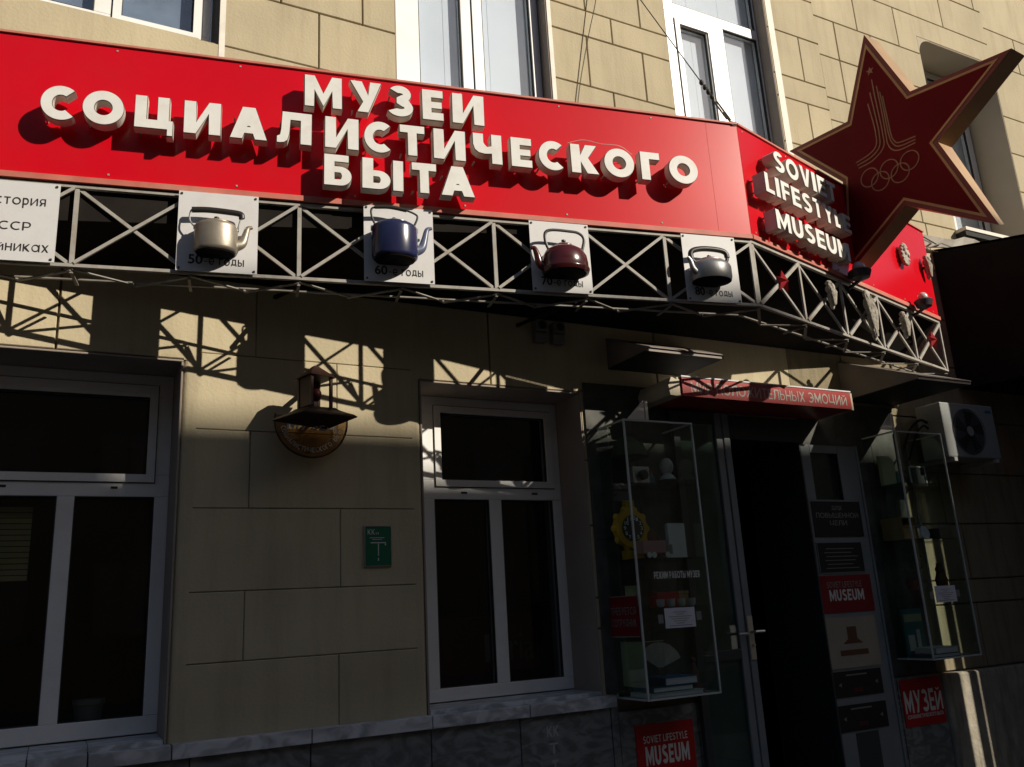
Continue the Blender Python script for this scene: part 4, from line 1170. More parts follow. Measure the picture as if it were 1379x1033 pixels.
# ================================================================== LANTERN AND ROUND SIGN
_m = M['acrylic']; _nt = _m.node_tree
_out = [n for n in _nt.nodes if n.type == 'OUTPUT_MATERIAL'][0]; _bs = [n for n in _nt.nodes if n.type == 'BSDF_PRINCIPLED'][0]
_tr = _nt.nodes.new('ShaderNodeBsdfTransparent'); _tr.inputs[0].default_value = (0.92, 0.80, 0.62, 1)
_mx = _nt.nodes.new('ShaderNodeMixShader'); _mx.inputs[0].default_value = 0.34
_nt.links.new(_tr.outputs[0], _mx.inputs[1]); _nt.links.new(_bs.outputs[0], _mx.inputs[2]); _nt.links.new(_mx.outputs[0], _out.inputs[0])
t = thing('round_wall_sign', (1.27, -0.02, 2.55), 'half-round tan sign reading МУЗЕЙ and СОЦИАЛИСТИЧЕСКОГО БЫТА half in sun on the pier', 'round sign')
TD = Tr(1.262, -0.09, 2.755) @ Matrix.Rotation(R(90), 4, 'X')
part(MB().prism([(1.262+x, 2.755+z) for x, z in arc(0, 0, 0.212, 0.212, 172, 368, 40)], -0.096, -0.084, 'acrylic'), 'disc', t)
rg = []
for i in range(49): rg.append((1.262+0.214*math.cos(R(170+200*i/48)), -0.09, 2.755+0.214*math.sin(R(170+200*i/48))))
part(MB().tube(rg, 0.006, 'lantern', 6, cap=False), 'rim', t)
part(cap_mesh('МУЗЕЙ', 0.29, 0.062, Tr(1.117, -0.0975, 2.700), 'whitepaint', t=0.22), 'lettering', t, fix=False)
s = 'СОЦИАЛИСТИЧЕСКОГО БЫТА'
for i, c in enumerate(s):
    if c == ' ': continue
    a = R(195 + 150*i/(len(s)-1))
    w = 0.018
    T = Tr(1.262+0.172*math.cos(a), -0.0975, 2.755+0.172*math.sin(a)) @ Matrix.Rotation(-(a-R(270)), 4, 'Y') @ Tr(-w/2, 0, -0.014)
    part(cap_mesh(c, w, 0.028, T, 'whitepaint', t=0.18), 'lettering', t, fix=False)
part(MB().box(1.25, 1.274, -0.083, -0.001, 2.74, 2.765, 'lantern').box(1.25, 1.274, -0.084, -0.001, 2.58, 2.60, 'lantern'), 'bracket', t)
# lantern
LX, LY = 1.235, -0.27
t = thing('wall_lantern', (LX, 0, 2.70), 'brown metal lantern with little roof and flared skirt over the round sign', 'lantern')
TL = Tr(LX, LY, 0)
def pyr(w0, w1, z0, z1, m, T, sag=0):
    vs = [(-w0, -w0, z0), (w0, -w0, z0), (w0, w0, z0), (-w0, w0, z0), (-w1, -w1, z1), (w1, -w1, z1), (w1, w1, z1), (-w1, w1, z1)]
    return MB().add(vs, [(0, 1, 5, 4), (1, 2, 6, 5), (2, 3, 7, 6), (3, 0, 4, 7), (4, 5, 6, 7), (0, 3, 2, 1)], m, T)
RT = TL @ Matrix.Rotation(R(18), 4, 'Z')
part(pyr(0.088, 0.012, 2.965, 3.040, 'lantern', RT), 'roof', t)
for sx, sy in ((-1, -1), (1, -1), (1, 1), (-1, 1)):
    part(MB().box(sx*0.064-0.008, sx*0.064+0.008, sy*0.064-0.008, sy*0.064+0.008, 2.79, 2.964, 'lanternlight', RT), 'post', t)
part(MB().box(-0.055, 0.055, 0.060, 0.067, 2.795, 2.964, 'lantern', RT).box(-0.067, -0.060, -0.055, 0.055, 2.795, 2.964, 'lantern', RT), 'panel', t)
part(MB().ball((0.01, 0, 2.87), 0.03, 'darkred', 8, (1, 1, 1.3), RT), 'lamp', t)
# flared skirt: curved four sided
vs, fs = [], []
pr = [(0.080, 2.789), (0.10, 2.772), (0.128, 2.757), (0.155, 2.745), (0.170, 2.732)]
for w, z in pr:
    for sx, sy in ((-1, -1), (1, -1), (1, 1), (-1, 1)): vs.append((sx*w*1.05, sy*w*0.95, z-0.012*(1 if sx*sy > 0 else 0)))
for i in range(len(pr)-1):
    for k in range(4): fs.append((i*4+k, i*4+(k+1) % 4, (i+1)*4+(k+1) % 4, (i+1)*4+k))
fs.append((0, 1, 2, 3))
sk = part(MB().add(vs, fs, 'lantern', RT), 'skirt', t, fix=True)
md = sk.modifiers.new('solid', 'SOLIDIFY'); md.thickness = 0.006
part(MB().bar((LX, -0.15, 2.955), (LX, -0.001, 2.955), 0.022, 0.022, 'lantern'), 'arm', t)

# ---- address plate
t = thing('address_plate', (1.685, -0.02, 1.915), 'small green plate with white letters KK and a T mark on the pier', 'plate')
part(MB().box(1.606, 1.767, -0.014, -0.002, 1.917, 2.147, 'green'), 'board', t, bevel=0.002)
e = MB().box(1.602, 1.606, -0.017, -0.002, 1.913, 2.151, 'chrome').box(1.767, 1.771, -0.017, -0.002, 1.913, 2.151, 'chrome').box(1.606, 1.767, -0.017, -0.002, 2.147, 2.151, 'chrome').box(1.606, 1.767, -0.017, -0.002, 1.913, 1.917, 'chrome')
part(e, 'frame', t)
part(cap_mesh('КК', 0.045, 0.034, Tr(1.622, -0.0155, 2.098), 'white', t=0.13), 'lettering', t, fix=False)
part(text_mesh('34', 0.022, 0.014, Tr(1.670, -0.0155, 2.099), 'white'), 'lettering', t, fix=False)
part(MB().box(1.635, 1.725, -0.0157, -0.0142, 2.078, 2.0815, 'white').box(1.65, 1.71, -0.0157, -0.0142, 2.068, 2.071, 'white').box(1.64, 1.735, -0.0158, -0.0142, 2.048, 2.054, 'white').box(1.685, 1.691, -0.0156, -0.0142, 1.975, 2.046, 'white').box(1.684, 1.69, -0.0156, -0.0142, 1.945, 1.962, 'white').box(1.729, 1.736, -0.0156, -0.0142, 2.035, 2.047, 'white'), 'pictogram', t)
# stencil on the plinth
t = thing('stencil_mark', (2.785, -0.047, 0.7), 'white sprayed stencil KK and T marks on the dark plinth', 'stencil')
part(cap_mesh('КК', 0.085, 0.062, Tr(2.742, -0.0475, 0.852), 'graffiti', t=0.2), 'lettering', t, fix=False)
part(cap_mesh('Т', 0.060, 0.062, Tr(2.755, -0.0475, 0.755), 'graffiti', t=0.2), 'lettering', t, fix=False)
part(cap_mesh('Т', 0.045, 0.10, Tr(2.765, -0.0475, 0.62), 'graffiti', t=0.2), 'lettering', t, fix=False)

# ---- twin small units under the canopy
for x, lb in ((2.885, 'left one of two small grey wall units in deep shade under the canopy'), (3.03, 'right one of two small grey wall units in deep shade under the canopy')):
    t = thing('wall_unit', (x, 0, 3.42), lb, 'speaker', 'small wall units')
    part(MB().box(x-0.045, x+0.045, -0.055, -0.001, 3.42, 3.49, 'greyplastic').box(x-0.045, x+0.045, -0.075, -0.001, 3.493, 3.575, 'greyplastic'), 'body', t, bevel=0.006)
    part(MB().lathe([(0.002, 0.0), (0.026, 0.0), (0.030, 0.008)], 'black', 20, Tr(x, -0.0765, 3.535) @ Matrix.Rotation(R(90), 4, 'X')), 'eye', t)

# ================================================================== HOODS
def hood(x0, x1, y, z, zt, label):
    t = thing('hood', ((x0+x1)/2, 0, z), label, 'hood', 'sheet metal hoods over the display cases')
    f = 0.035
    part(MB().add([(x0, y, z+f), (x1, y, z+f), (x1, -0.003, zt), (x0, -0.003, zt), (x0, y-0.012, z+f-0.012), (x1, y-0.012, z+f-0.012)], [(0, 1, 2, 3), (4, 5, 1, 0)], 'hood'), 'roof_sheet', t)
    part(MB().box(x0, x1, y, y+0.01, z, z+f, 'hood'), 'fascia', t)
    part(MB().box(x0, x1, y+0.011, -0.003, z, z+0.006, 'hooddark'), 'underside', t)
    for xx in (x0, x1):
        part(MB().add([(xx, y+0.011, z+0.007), (xx, -0.003, z+0.007), (xx, -0.003, zt-0.002), (xx, y+0.011, z+f)], [(0, 1, 2, 3)], 'hood'), 'cheek', t)
hood(3.46, 4.14, -0.48, 3.28, 3.52, 'dark wedge-shaped metal hood over the left display case')
hood(5.85, 6.48, -0.75, 3.19, 3.54, 'brown wedge-shaped metal hood over the right display case')

# ================================================================== LIGHTBOX
t = thing('lightbox_sign', (4.63, -0.2, 3.0), 'long red box sign with МИР ПОЛОЖИТЕЛЬНЫХ ЭМОЦИЙ above the doorway', 'lightbox sign')
part(MB().box(3.80, 5.47, -0.40, -0.39, 3.005, 3.142, 'boxred').box(3.80, 5.47, -0.389, -0.03, 3.005, 3.012, 'boxred'), 'panel', t)
part(MB().box(3.795, 5.475, -0.405, -0.02, 3.143, 3.153, 'plate'), 'top_trim', t)
pr = [(3.70, 3.01), (3.795, 3.002), (3.795, 3.142), (3.72, 3.14), (3.69, 3.08)]
part(MB().prism(pr, -0.385, -0.02, 'cream'), 'end_cap', t, bevel=0.01)
part(MB().box(5.476, 5.50, -0.39, -0.02, 3.003, 3.14, 'cream'), 'end_cap', t)
part(cap_mesh('МИР ПОЛОЖИТЕЛЬНЫХ ЭМОЦИЙ', 1.545, 0.080, Tr(3.875, -0.4015, 3.032), 'greyletter', t=0.16, gap=0.17), 'lettering', t, fix=False)

# ================================================================== DOORS
t = thing('door_leaf', (4.2, -0.05, 0.1), 'grey metal framed glass door leaf opened flat to the left of the doorway', 'door', 'door leaves')
d1 = MB().box(4.33, 4.39, -0.085, -0.045, 0.1, 2.985, 'doorgrey').box(4.396, 4.455, -0.095, -0.045, 0.1, 2.985, 'doorgrey').box(3.93, 3.99, -0.085, -0.045, 0.1, 2.985, 'doordark')
d1.box(3.991, 4.329, -0.085, -0.045, 2.9005, 2.985, 'doordark').box(3.991, 4.329, -0.085, -0.045, 0.1, 0.25, 'doordark').box(3.991, 4.329, -0.085, -0.0685, 1.20, 1.27, 'doordark')
part(d1, 'frame', t, bevel=0.004)
part(MB().box(3.991, 4.329, -0.055, -0.051, 0.251, 2.899, 'doorfilm'), 'film', t)
part(MB().box(3.991, 4.329, -0.068, -0.062, 0.251, 1.199, 'greenglass').box(3.991, 4.329, -0.068, -0.062, 1.271, 2.899, 'greenglass'), 'pane', t)
h = part(MB().box(4.400, 4.448, -0.105, -0.0955, 1.19, 1.49, 'cream'), 'lock_plate', t, bevel=0.002)
hh = MB().tube([(4.425, -0.105, 1.38), (4.425, -0.15, 1.38), (4.50, -0.155, 1.38)], 0.011, 'chrome', 8).build('handle'); keep(hh, t)
hh = MB().tube([(4.425, -0.105, 1.29), (4.425, -0.125, 1.29)], 0.010, 'chrome', 8).build('keyhole'); keep(hh, t)
hh = MB().tube([(4.36, -0.085, 1.37), (4.36, -0.13, 1.37), (4.28, -0.135, 1.37)], 0.011, 'chrome', 8).build('handle'); keep(hh, t)
t = thing('door_leaf', (5.5, -0.03, 0.1), 'grey door leaf opened to the right of the doorway, covered with posters', 'door', 'door leaves')
d2 = MB().box(5.205, 5.83, -0.055, -0.042, 0.1, 2.34, 'doorgrey').box(5.205, 5.31, -0.055, -0.042, 2.341, 2.785, 'doorgrey').box(5.62, 5.83, -0.055, -0.042, 2.341, 2.785, 'doorgrey').box(5.311, 5.619, -0.055, -0.042, 2.72, 2.785, 'doorgrey')
part(d2, 'panel', t, bevel=0.003)
part(MB().box(5.311, 5.619, -0.050, -0.045, 2.342, 2.719, 'greenglass'), 'pane', t)
part(MB().box(5.19, 5.204, -0.065, -0.042, 0.1, 2.79, 'doordark').box(5.831, 5.85, -0.065, -0.042, 0.1, 2.79, 'doorgrey'), 'frame', t)
part(MB().box(5.36, 5.60, -0.058, -0.0555, 0.2, 0.60, 'doordark'), 'lower_panel', t)

def poster(name, x0, x1, z0, z1, m, label, lines=(), y=-0.062, extra=None, border=None, cat='poster'):
    # lines: (text, x0, x1, z, height, material, stroke)
    t = thing(name, ((x0+x1)/2, y, z0), label, cat)
    part(MB().box(x0, x1, y, y+0.0045, z0, z1, m), 'sheet', t)
    if border:
        w = 0.006
        part(MB().box(x0, x1, y-0.003, y-0.0005, z1-w, z1, border).box(x0, x1, y-0.003, y-0.0005, z0, z0+w, border).box(x0, x0+w, y-0.003, y-0.0005, z0+w, z1-w, border).box(x1-w, x1, y-0.003, y-0.0005, z0+w, z1-w, border), 'border', t)
    for s_, a, b, z, h, mm, bo in lines:
        part(cap_mesh(s_, b-a, h, Tr(a, y-0.0015, z), mm, t=0.15+bo*2.2), 'lettering', t, fix=False)
    if extra: extra(t, y)
    return t
poster('black_poster', 5.235, 5.775, 2.045, 2.325, 'black', 'black notice with three grey lines of text, topmost on the right door leaf',
       [('ДЛЯ', 5.45, 5.56, 2.255, 0.035, 'greyplastic', 0.01), ('ПОВЫШЕННОЙ', 5.27, 5.74, 2.195, 0.04, 'greyplastic', 0.01), ('ЦЕЛИ', 5.41, 5.60, 2.135, 0.04, 'greyplastic', 0.01)])
def rules(t, y):
    mb = MB()
    for k in range(6):
        mb.box(5.30+0.02*(k % 2), 5.66-0.03*((k*2) % 3), y-0.002, y-0.0005, 1.80+0.03*k, 1.806+0.03*k, 'greyplastic')
    part(mb, 'text_rules', t)
poster('framed_notice', 5.228, 5.725, 1.765, 2.005, 'black', 'black notice in a thin pale frame, second from the top on the right door leaf', extra=rules, border='doorgrey')
poster('museum_poster', 5.205, 5.765, 1.467, 1.748, 'posterred', 'dark red poster reading SOVIET LIFESTYLE MUSEUM on the right door leaf',
       [('SOVIET LIFESTYLE', 5.275, 5.655, 1.655, 0.045, 'greyplastic', 0.01), ('MUSEUM', 5.29, 5.665, 1.555, 0.085, 'white', 0.04)])
def capt(t, y):
    part(MB().box(5.32, 5.62, y-0.002, y-0.0005, 1.15, 1.19, 'brown'), 'caption_bar', t)
    part(MB().prism([(5.36, 1.235), (5.58, 1.235), (5.52, 1.27), (5.52, 1.36), (5.42, 1.36), (5.42, 1.27)], y-0.002, y-0.0005, 'brown'), 'picture', t)
poster('cream_poster', 5.195, 5.745, 1.06, 1.43, 'postercream', 'cream poster with a brown motif and caption bar, below the red one', extra=capt)
for z0, z1, lb in ((0.855, 1.04, 'upper one of two black stickers low on the right door leaf'), (0.615, 0.80, 'lower one of two black stickers low on the right door leaf')):
    def ex(t, y, z0=z0, z1=z1):
        part(MB().box(5.34, 5.56, y-0.002, y-0.0005, z1-0.035, z1-0.025, 'greyplastic'), 'text_rules', t)
        part(MB().prism([(5.25, z0+.09), (5.28, z0+.075), (5.28, z0+.105)], y-0.002, y-0.0005, 'greyplastic').prism([(5.64, z0+.09), (5.67, z0+.075), (5.67, z0+.105)], y-0.002, y-0.0005, 'greyplastic').box(5.40, 5.50, y-0.002, y-0.0005, z0+.03, z0+.06, 'darkred'), 'pictogram', t)
    poster('black_sticker', 5.20, 5.72, z0, z1, 'black', lb, extra=ex)
poster('museum_sign', 5.925, 6.40, 0.575, 0.925, 'brightred', 'bright red sign reading МУЗЕЙ under the right display case', [('МУЗЕЙ', 5.945, 6.385, 0.675, 0.165, 'letter', 0.03), ('СОЦИАЛИСТИЧЕСКОГО БЫТА', 5.955, 6.375, 0.635, 0.028, 'letter', 0.02)], y=-0.047)
poster('museum_sign', 3.395, 3.865, 0.50, 0.850, 'brightred', 'red sign reading SOVIET LIFESTYLE MUSEUM under the left display case', [('SOVIET LIFESTYLE', 3.45, 3.81, 0.735, 0.045, 'letter', 0.02), ('MUSEUM', 3.46, 3.815, 0.60, 0.115, 'letter', 0.05)], y=-0.047)

# ================================================================== DISPLAY CASES
def case(x0, x1, y, z0, z1, label, shelves):
    t = thing('display_case', ((x0+x1)/2, 0, z0), label, 'display case', 'glass display cases beside the door')
    e = 0.012
    mb = MB()
    for (xa, ya) in ((x0, y), (x1-e, y), (x0, -0.012), (x1-e, -0.012)):
        mb.box(xa, xa+e, ya, ya+e, z0+e, z1-e, 'caseedge')
    for z in (z0, z1-e):
        mb.box(x0, x1, y, y+e, z, z+e, 'caseedge').box(x0, x0+e, y+e, -0.001, z, z+e, 'caseedge').box(x1-e, x1, y+e, -0.001, z, z+e, 'caseedge')
    part(mb, 'edge_frame', t)
    part(MB().box(x0+e, x1-e, y+0.002, y+0.006, z0+e, z1-e, 'caseglass'), 'pane', t)
    part(MB().box(x0+0.002, x0+0.006, y+e, -0.013, z0+e, z1-e, 'caseglass'), 'pane', t)
    part(MB().box(x1-0.006, x1-0.002, y+e, -0.013, z0+e, z1-e, 'caseglass'), 'pane', t)
    part(MB().box(x0+e, x1-e, y+e, -0.005, z0+0.001, z0+0.008, 'greyplastic'), 'floor', t)
    for z in shelves:
        part(MB().box(x0+e, x1-e, y+0.03, -0.006, z-0.006, z, 'caseglass'), 'shelf', t)
    return t
CY = -0.35
case(3.305, 3.89, CY, 1.025, 2.825, 'tall glass display case to the left of the doorway with a yellow dial toy inside', (1.90, 2.40, 1.58))
case(5.98, 6.555, CY, 1.078, 2.872, 'tall glass display case to the right of the doorway with a stack of books inside', (2.0, 2.45, 1.60))
for xa, m_ in ((3.345, 1), (5.82, 1)):
    t = thing('support_bracket', (xa, CY, 2.83), 'white triangular bracket above the %s display case' % ('left' if xa < 4 else 'right'), 'bracket', 'white brackets over the cases')
    z_ = 2.828 if xa < 4 else 2.875
    part(MB().prism([(xa, z_), (xa+0.14, z_), (xa+0.14, z_+0.135)], CY+0.002, CY+0.01, 'whitepaint'), 'gusset', t)
    part(MB().box(xa+0.155, xa+0.175, CY+0.002, CY+0.022, z_, z_+0.135, 'whitepaint'), 'rod', t)
def case_text(x, z, label):
    t = thing('opening_hours_sheet', (x, CY-0.005, z), label, 'paper notice', 'paper notices stuck on the cases')
    y = CY-0.004
    w, h = 0.245, 0.125
    part(MB().box(x, x+w, y, y+0.002, z, z+h, 'paper'), 'sheet', t)
    mb = MB()
    for k in range(7):
        a = 0.03+0.02*((k*3) % 4); mb.box(x+a, x+w-a, y-0.0015, y-0.0003, z+0.012+k*0.014, z+0.016+k*0.014, 'greyplastic')
    part(mb, 'text_rules', t)
    return t
case_text(3.490, 1.452, 'white paper sheet with opening hours stuck on the left case')
case_text(6.125, 1.500, 'white paper sheet stuck on the right case')
for x, z, lb in ((3.437, 1.485, 'pale sticker left of the paper sheet on the left case'), (3.748, 1.492, 'pale sticker right of the paper sheet on the left case'), (6.375, 1.535, 'pale sticker right of the paper sheet on the right case'), (6.06, 1.53, 'small pale and red sticker left of the paper sheet on the right case')):
    s_ = MB().box(x, x+0.04, CY-0.004, CY-0.001, z, z+0.055, 'greyplastic').build('sticker'); tag(s_, lb, 'sticker', 'stickers on the cases')
t = thing('case_lettering', (3.6, CY-0.004, 1.77), 'white words РЕЖИМ РАБОТЫ МУЗЕЯ printed on the left case glass', 'lettering')
part(cap_mesh('РЕЖИМ РАБОТЫ МУЗЕЯ', 0.375, 0.045, Tr(3.436, CY-0.003, 1.765), 'white', t=0.24), 'lettering', t, fix=False)
# job notice on the left glass side
t = thing('job_notice', (3.298, -0.18, 1.41), 'dark red notice reading ТРЕБУЕТСЯ СОТРУДНИК on the left side glass of the case', 'notice')
part(MB().box(3.296, 3.301, -0.335, -0.02, 1.41, 1.67, 'posterred'), 'sheet', t)
part(MB().box(3.294, 3.2955, -0.335, -0.02, 1.664, 1.67, 'greyplastic').box(3.294, 3.2955, -0.335, -0.02, 1.41, 1.416, 'greyplastic'), 'border', t)
TJ = Matrix.Translation((3.2945, -0.03, 0)) @ Matrix.Rotation(R(-90), 4, 'Z')
part(cap_mesh('ТРЕБУЕТСЯ', 0.285, 0.048, TJ @ Tr(0, 0, 1.55), 'greyplastic', t=0.16), 'lettering', t, fix=False)
part(cap_mesh('СОТРУДНИК', 0.285, 0.048, TJ @ Tr(0, 0, 1.475), 'greyplastic', t=0.16), 'lettering', t, fix=False)

# ---- things in the left case
t = thing('dial_toy', (3.43, -0.15, 1.905), 'yellow toy clock with a round number dial standing on the case shelf', 'toy clock')
TQ = Tr(3.425, -0.15, 2.11) @ Matrix.Rotation(R(90), 4, 'X')
part(MB().lathe([(0.10, -0.03), (0.128, -0.025), (0.135, 0), (0.128, 0.025), (0.095, 0.03)], 'yellow', 32, TQ), 'body', t)
bm_ = MB()
for k in range(10):
    a = 2*math.pi*k/10
    bm_.ball((3.425+0.128*math.cos(a), -0.15, 2.11+0.128*math.sin(a)), 0.028, 'yellow', 6, (1, .8, 1))
bm_.box(3.36, 3.42, -0.18, -0.12, 1.901, 1.965, 'yellow').box(3.44, 3.50, -0.18, -0.12, 1.901, 1.965, 'yellow').box(3.39, 3.46, -0.17, -0.13, 2.235, 2.30, 'yellow')
part(bm_, 'scalloped_edge', t)
part(MB().lathe([(0.001, 0.032), (0.088, 0.032), (0.088, 0.036), (0.001, 0.0365)], 'doordark', 32, TQ), 'dial', t)
for k in range(12):
    a = R(90-30*k); s_ = str(k if k else 12)
    part(text_mesh(s_, 0.012*len(s_)+0.006, 0.024, Tr(3.425+0.068*math.cos(a)-0.009, -0.1885, 2.11+0.068*math.sin(a)-0.012), 'letter', bold=0.01), 'numeral', t, fix=False)
t = thing('old_camera', (3.50, -0.2, 2.42), 'silver box camera with round lens on the top shelf of the left case', 'camera')
part(MB().box(3.435, 3.57, -0.23, -0.17, 2.402, 2.525, 'chrome'), 'body', t, bevel=0.004)
part(MB().lathe([(0.034, 0), (0.034, 0.03), (0.026, 0.034)], 'black', 24, Tr(3.505, -0.231, 2.465) @ Matrix.Rotation(R(90), 4, 'X')), 'lens', t)
part(MB().box(3.545, 3.565, -0.236, -0.231, 2.495, 2.515, 'bulb').box(3.437, 3.457, -0.236, -0.231, 2.41, 2.43, 'bulb'), 'flash', t)
t = thing('plaster_bust', (3.80, -0.13, 2.40), 'pale plaster bust on a dark stand, top shelf of the left case', 'bust')
part(MB().ball((3.80, -0.13, 2.55), 0.052, 'white', 10, (0.9, 0.95, 1.2)).ball((3.80, -0.18, 2.545), 0.016, 'white', 6, (.7, 1, 1.2)).lathe([(0.06, 2.455), (0.05, 2.475), (0.028, 2.495), (0.026, 2.51)], 'white', 16, Tr(3.80, -0.13, 0)), 'head', t)
part(MB().box(3.745, 3.855, -0.17, -0.09, 2.402, 2.454, 'black'), 'stand', t)
t = thing('toy_truck', (3.52, -0.26, 1.905), 'pink toy truck with small wheels on the middle shelf of the left case', 'toy truck')
part(MB().box(3.41, 3.60, -0.30, -0.22, 1.935, 2.015, 'pink').box(3.605, 3.655, -0.295, -0.225, 1.925, 1.99, 'greyplastic'), 'body', t, bevel=0.004)
for x in (3.45, 3.49, 3.60):
    part(MB().lathe([(0.018, -0.005), (0.02, 0), (0.018, 0.005)], 'white', 16, Tr(x, -0.306, 1.921) @ Matrix.Rotation(R(90), 4, 'X')), 'wheel', t)
t = thing('white_book', (3.77, -0.2, 1.905), 'upright white book leaning at the right of the middle shelf in the left case', 'book')
part(MB().box(3.69, 3.835, -0.215, -0.185, 1.903, 2.135, 'white'), 'cover', t); part(MB().box(3.695, 3.836, -0.21, -0.19, 1.908, 2.139, 'paper'), 'pages', t)
t = thing('felt_hat', (3.62, -0.1, 1.905), 'dark pointed felt hat behind the pink toy truck', 'hat')
part(MB().lathe([(0.09, 1.902), (0.085, 1.95), (0.06, 2.05), (0.02, 2.12)], 'brown', 20, Tr(3.62, -0.1, 0)), 'crown', t); part(MB().lathe([(0.10, 1.902), (0.105, 1.906), (0.10, 1.912)], 'black', 20, Tr(3.62, -0.1, 0)), 'brim', t)
t = thing('helmet', (3.48, -0.16, 2.6), 'dull green helmet hung near the top of the left case', 'helmet')
part(MB().lathe([(0.125, 2.60), (0.12, 2.65), (0.095, 2.71), (0.05, 2.745), (0.005, 2.755)], 'olive', 24, Tr(3.47, -0.15, 0)), 'shell', t); part(MB().lathe([(0.126, 2.594), (0.135, 2.60), (0.126, 2.606)], 'olive', 24, Tr(3.47, -0.15, 0)), 'rim', t)
part(MB().tube([(3.47, -0.15, 2.755), (3.47, -0.15, 2.82)], 0.003, 'wire', 5), 'hanger', t)
for x0, x1, z0, z1, m_, lb in ((3.56, 3.735, 1.585, 1.68, 'redbright', 'bright red box above the paper sheet in the left case'), (3.74, 3.82, 1.585, 1.685, 'wood', 'small tan box beside the red one in the left case')):
    t = thing('box', ((x0+x1)/2, -0.15, z0), lb, 'box'); part(MB().box(x0, x1, -0.2, -0.1, z0, z1-0.022, m_), 'base', t, bevel=0.002); part(MB().box(x0-0.003, x1+0.003, -0.203, -0.097, z1-0.02, z1, m_), 'lid', t, bevel=0.002)
for i, (x0, x1, z0, z1, m_, lb) in enumerate(((3.36, 3.78, 1.035, 1.062, 'white', 'white flat box, lowest in the pile in the left case'), (3.38, 3.70, 1.064, 1.098, 'teal', 'teal book in the pile in the left case'), (3.48, 3.74, 1.10, 1.15, 'bluebright', 'bright blue book on top of the pile in the left case'))):
    t = thing('book', ((x0+x1)/2, -0.2, z0), lb, 'book', 'pile of books in the left case')
    part(MB().box(x0, x1, -0.31, -0.08, z0, z0+0.004, m_).box(x0, x1, -0.31, -0.08, z1-0.004, z1, m_).box(x0, x0+0.004, -0.31, -0.08, z0+0.005, z1-0.005, m_), 'cover', t); part(MB().box(x0+0.006, x1-0.005, -0.305, -0.085, z0+0.005, z1-0.005, 'paper'), 'pages', t)
t = thing('dark_figurine', (3.81, -0.2, 1.035), 'dark angular figurine at the lower right of the left case', 'figurine')
part(MB().lathe([(0.06, 1.034), (0.055, 1.05), (0.03, 1.10), (0.035, 1.16), (0.012, 1.22)], 'brown', 8, Tr(3.80, -0.2, 0)), 'figure', t); part(MB().ball((3.80, -0.2, 1.235), 0.02, 'brown', 6), 'head', t)
t = thing('glass_tank', (3.40, -0.2, 1.10), 'small empty glass tank at the lower left of the left case', 'tank')
part(MB().box(3.335, 3.34, -0.30, -0.05, 1.10, 1.38, 'palegreen').box(3.341, 3.50, -0.30, -0.296, 1.375, 1.38, 'palegreen'), 'frame', t); part(MB().box(3.342, 3.50, -0.298, -0.294, 1.10, 1.374, 'caseglass'), 'pane', t)

t = thing('striped_jar', (3.62, -0.13, 2.402), 'dim glass jar on the top shelf between camera and bust', 'jar')
part(MB().lathe([(0.03, 2.402), (0.034, 2.41), (0.034, 2.47), (0.022, 2.485), (0.022, 2.50)], 'teal', 16, Tr(3.66, -0.11, 0)), 'body', t); part(MB().lathe([(0.024, 2.501), (0.024, 2.515)], 'redbright', 16, Tr(3.66, -0.11, 0)), 'lid', t)
t = thing('wall_picture', (3.42, -0.09, 1.585), 'small dark picture frame low behind the job notice in the left case', 'picture')
part(MB().box(3.36, 3.50, -0.10, -0.09, 1.585, 1.75, 'brown'), 'frame', t); part(MB().box(3.372, 3.488, -0.104, -0.1005, 1.60, 1.735, 'palegreen'), 'picture', t)
t = thing('open_fan', (3.62, -0.12, 1.2), 'pale paper fan spread open behind the books in the left case', 'fan')
fm = MB()
for k in range(9):
    a0, a1 = R(20+14*k), R(20+14*(k+1))
    fm.add([(3.60, -0.10, 1.19), (3.60+.19*math.cos(a0), -0.10-.006*(k % 2), 1.19+.17*math.sin(a0)), (3.60+.19*math.cos(a1), -0.10-.006*((k+1) % 2), 1.19+.17*math.sin(a1))], [(0, 1, 2)], 'cloth')
part(fm, 'leaf', t); part(MB().box(3.585, 3.615, -0.105, -0.098, 1.155, 1.20, 'brown'), 'pivot', t)
for k in range(4):
    t = thing('small_cup', (3.53+0.085*k, -0.25, 1.585), ('leftmost', 'second', 'third', 'rightmost')[k]+' of four small pale cups above the paper sheet in the left case', 'cup', 'row of small cups in the left case')
    part(MB().lathe([(0.018, 1.585), (0.026, 1.60), (0.029, 1.635), (0.024, 1.635)], 'cloth', 14, Tr(3.53+0.085*k, -0.27, 0)), 'bowl', t)
for k in range(4):
    t = thing('small_bottle', (6.27+0.07*k, -0.10, 2.452), ('leftmost small teal', 'left small brown', 'right small teal', 'rightmost small brown')[k]+' bottle on the top shelf of the right case', 'bottle', 'row of small bottles in the right case')
    part(MB().lathe([(0.022, 2.452), (0.024, 2.46), (0.024, 2.53), (0.010, 2.555), (0.010, 2.585)], 'brown' if k % 2 else 'teal', 12, Tr(6.27+0.07*k, -0.08, 0)), 'body', t)
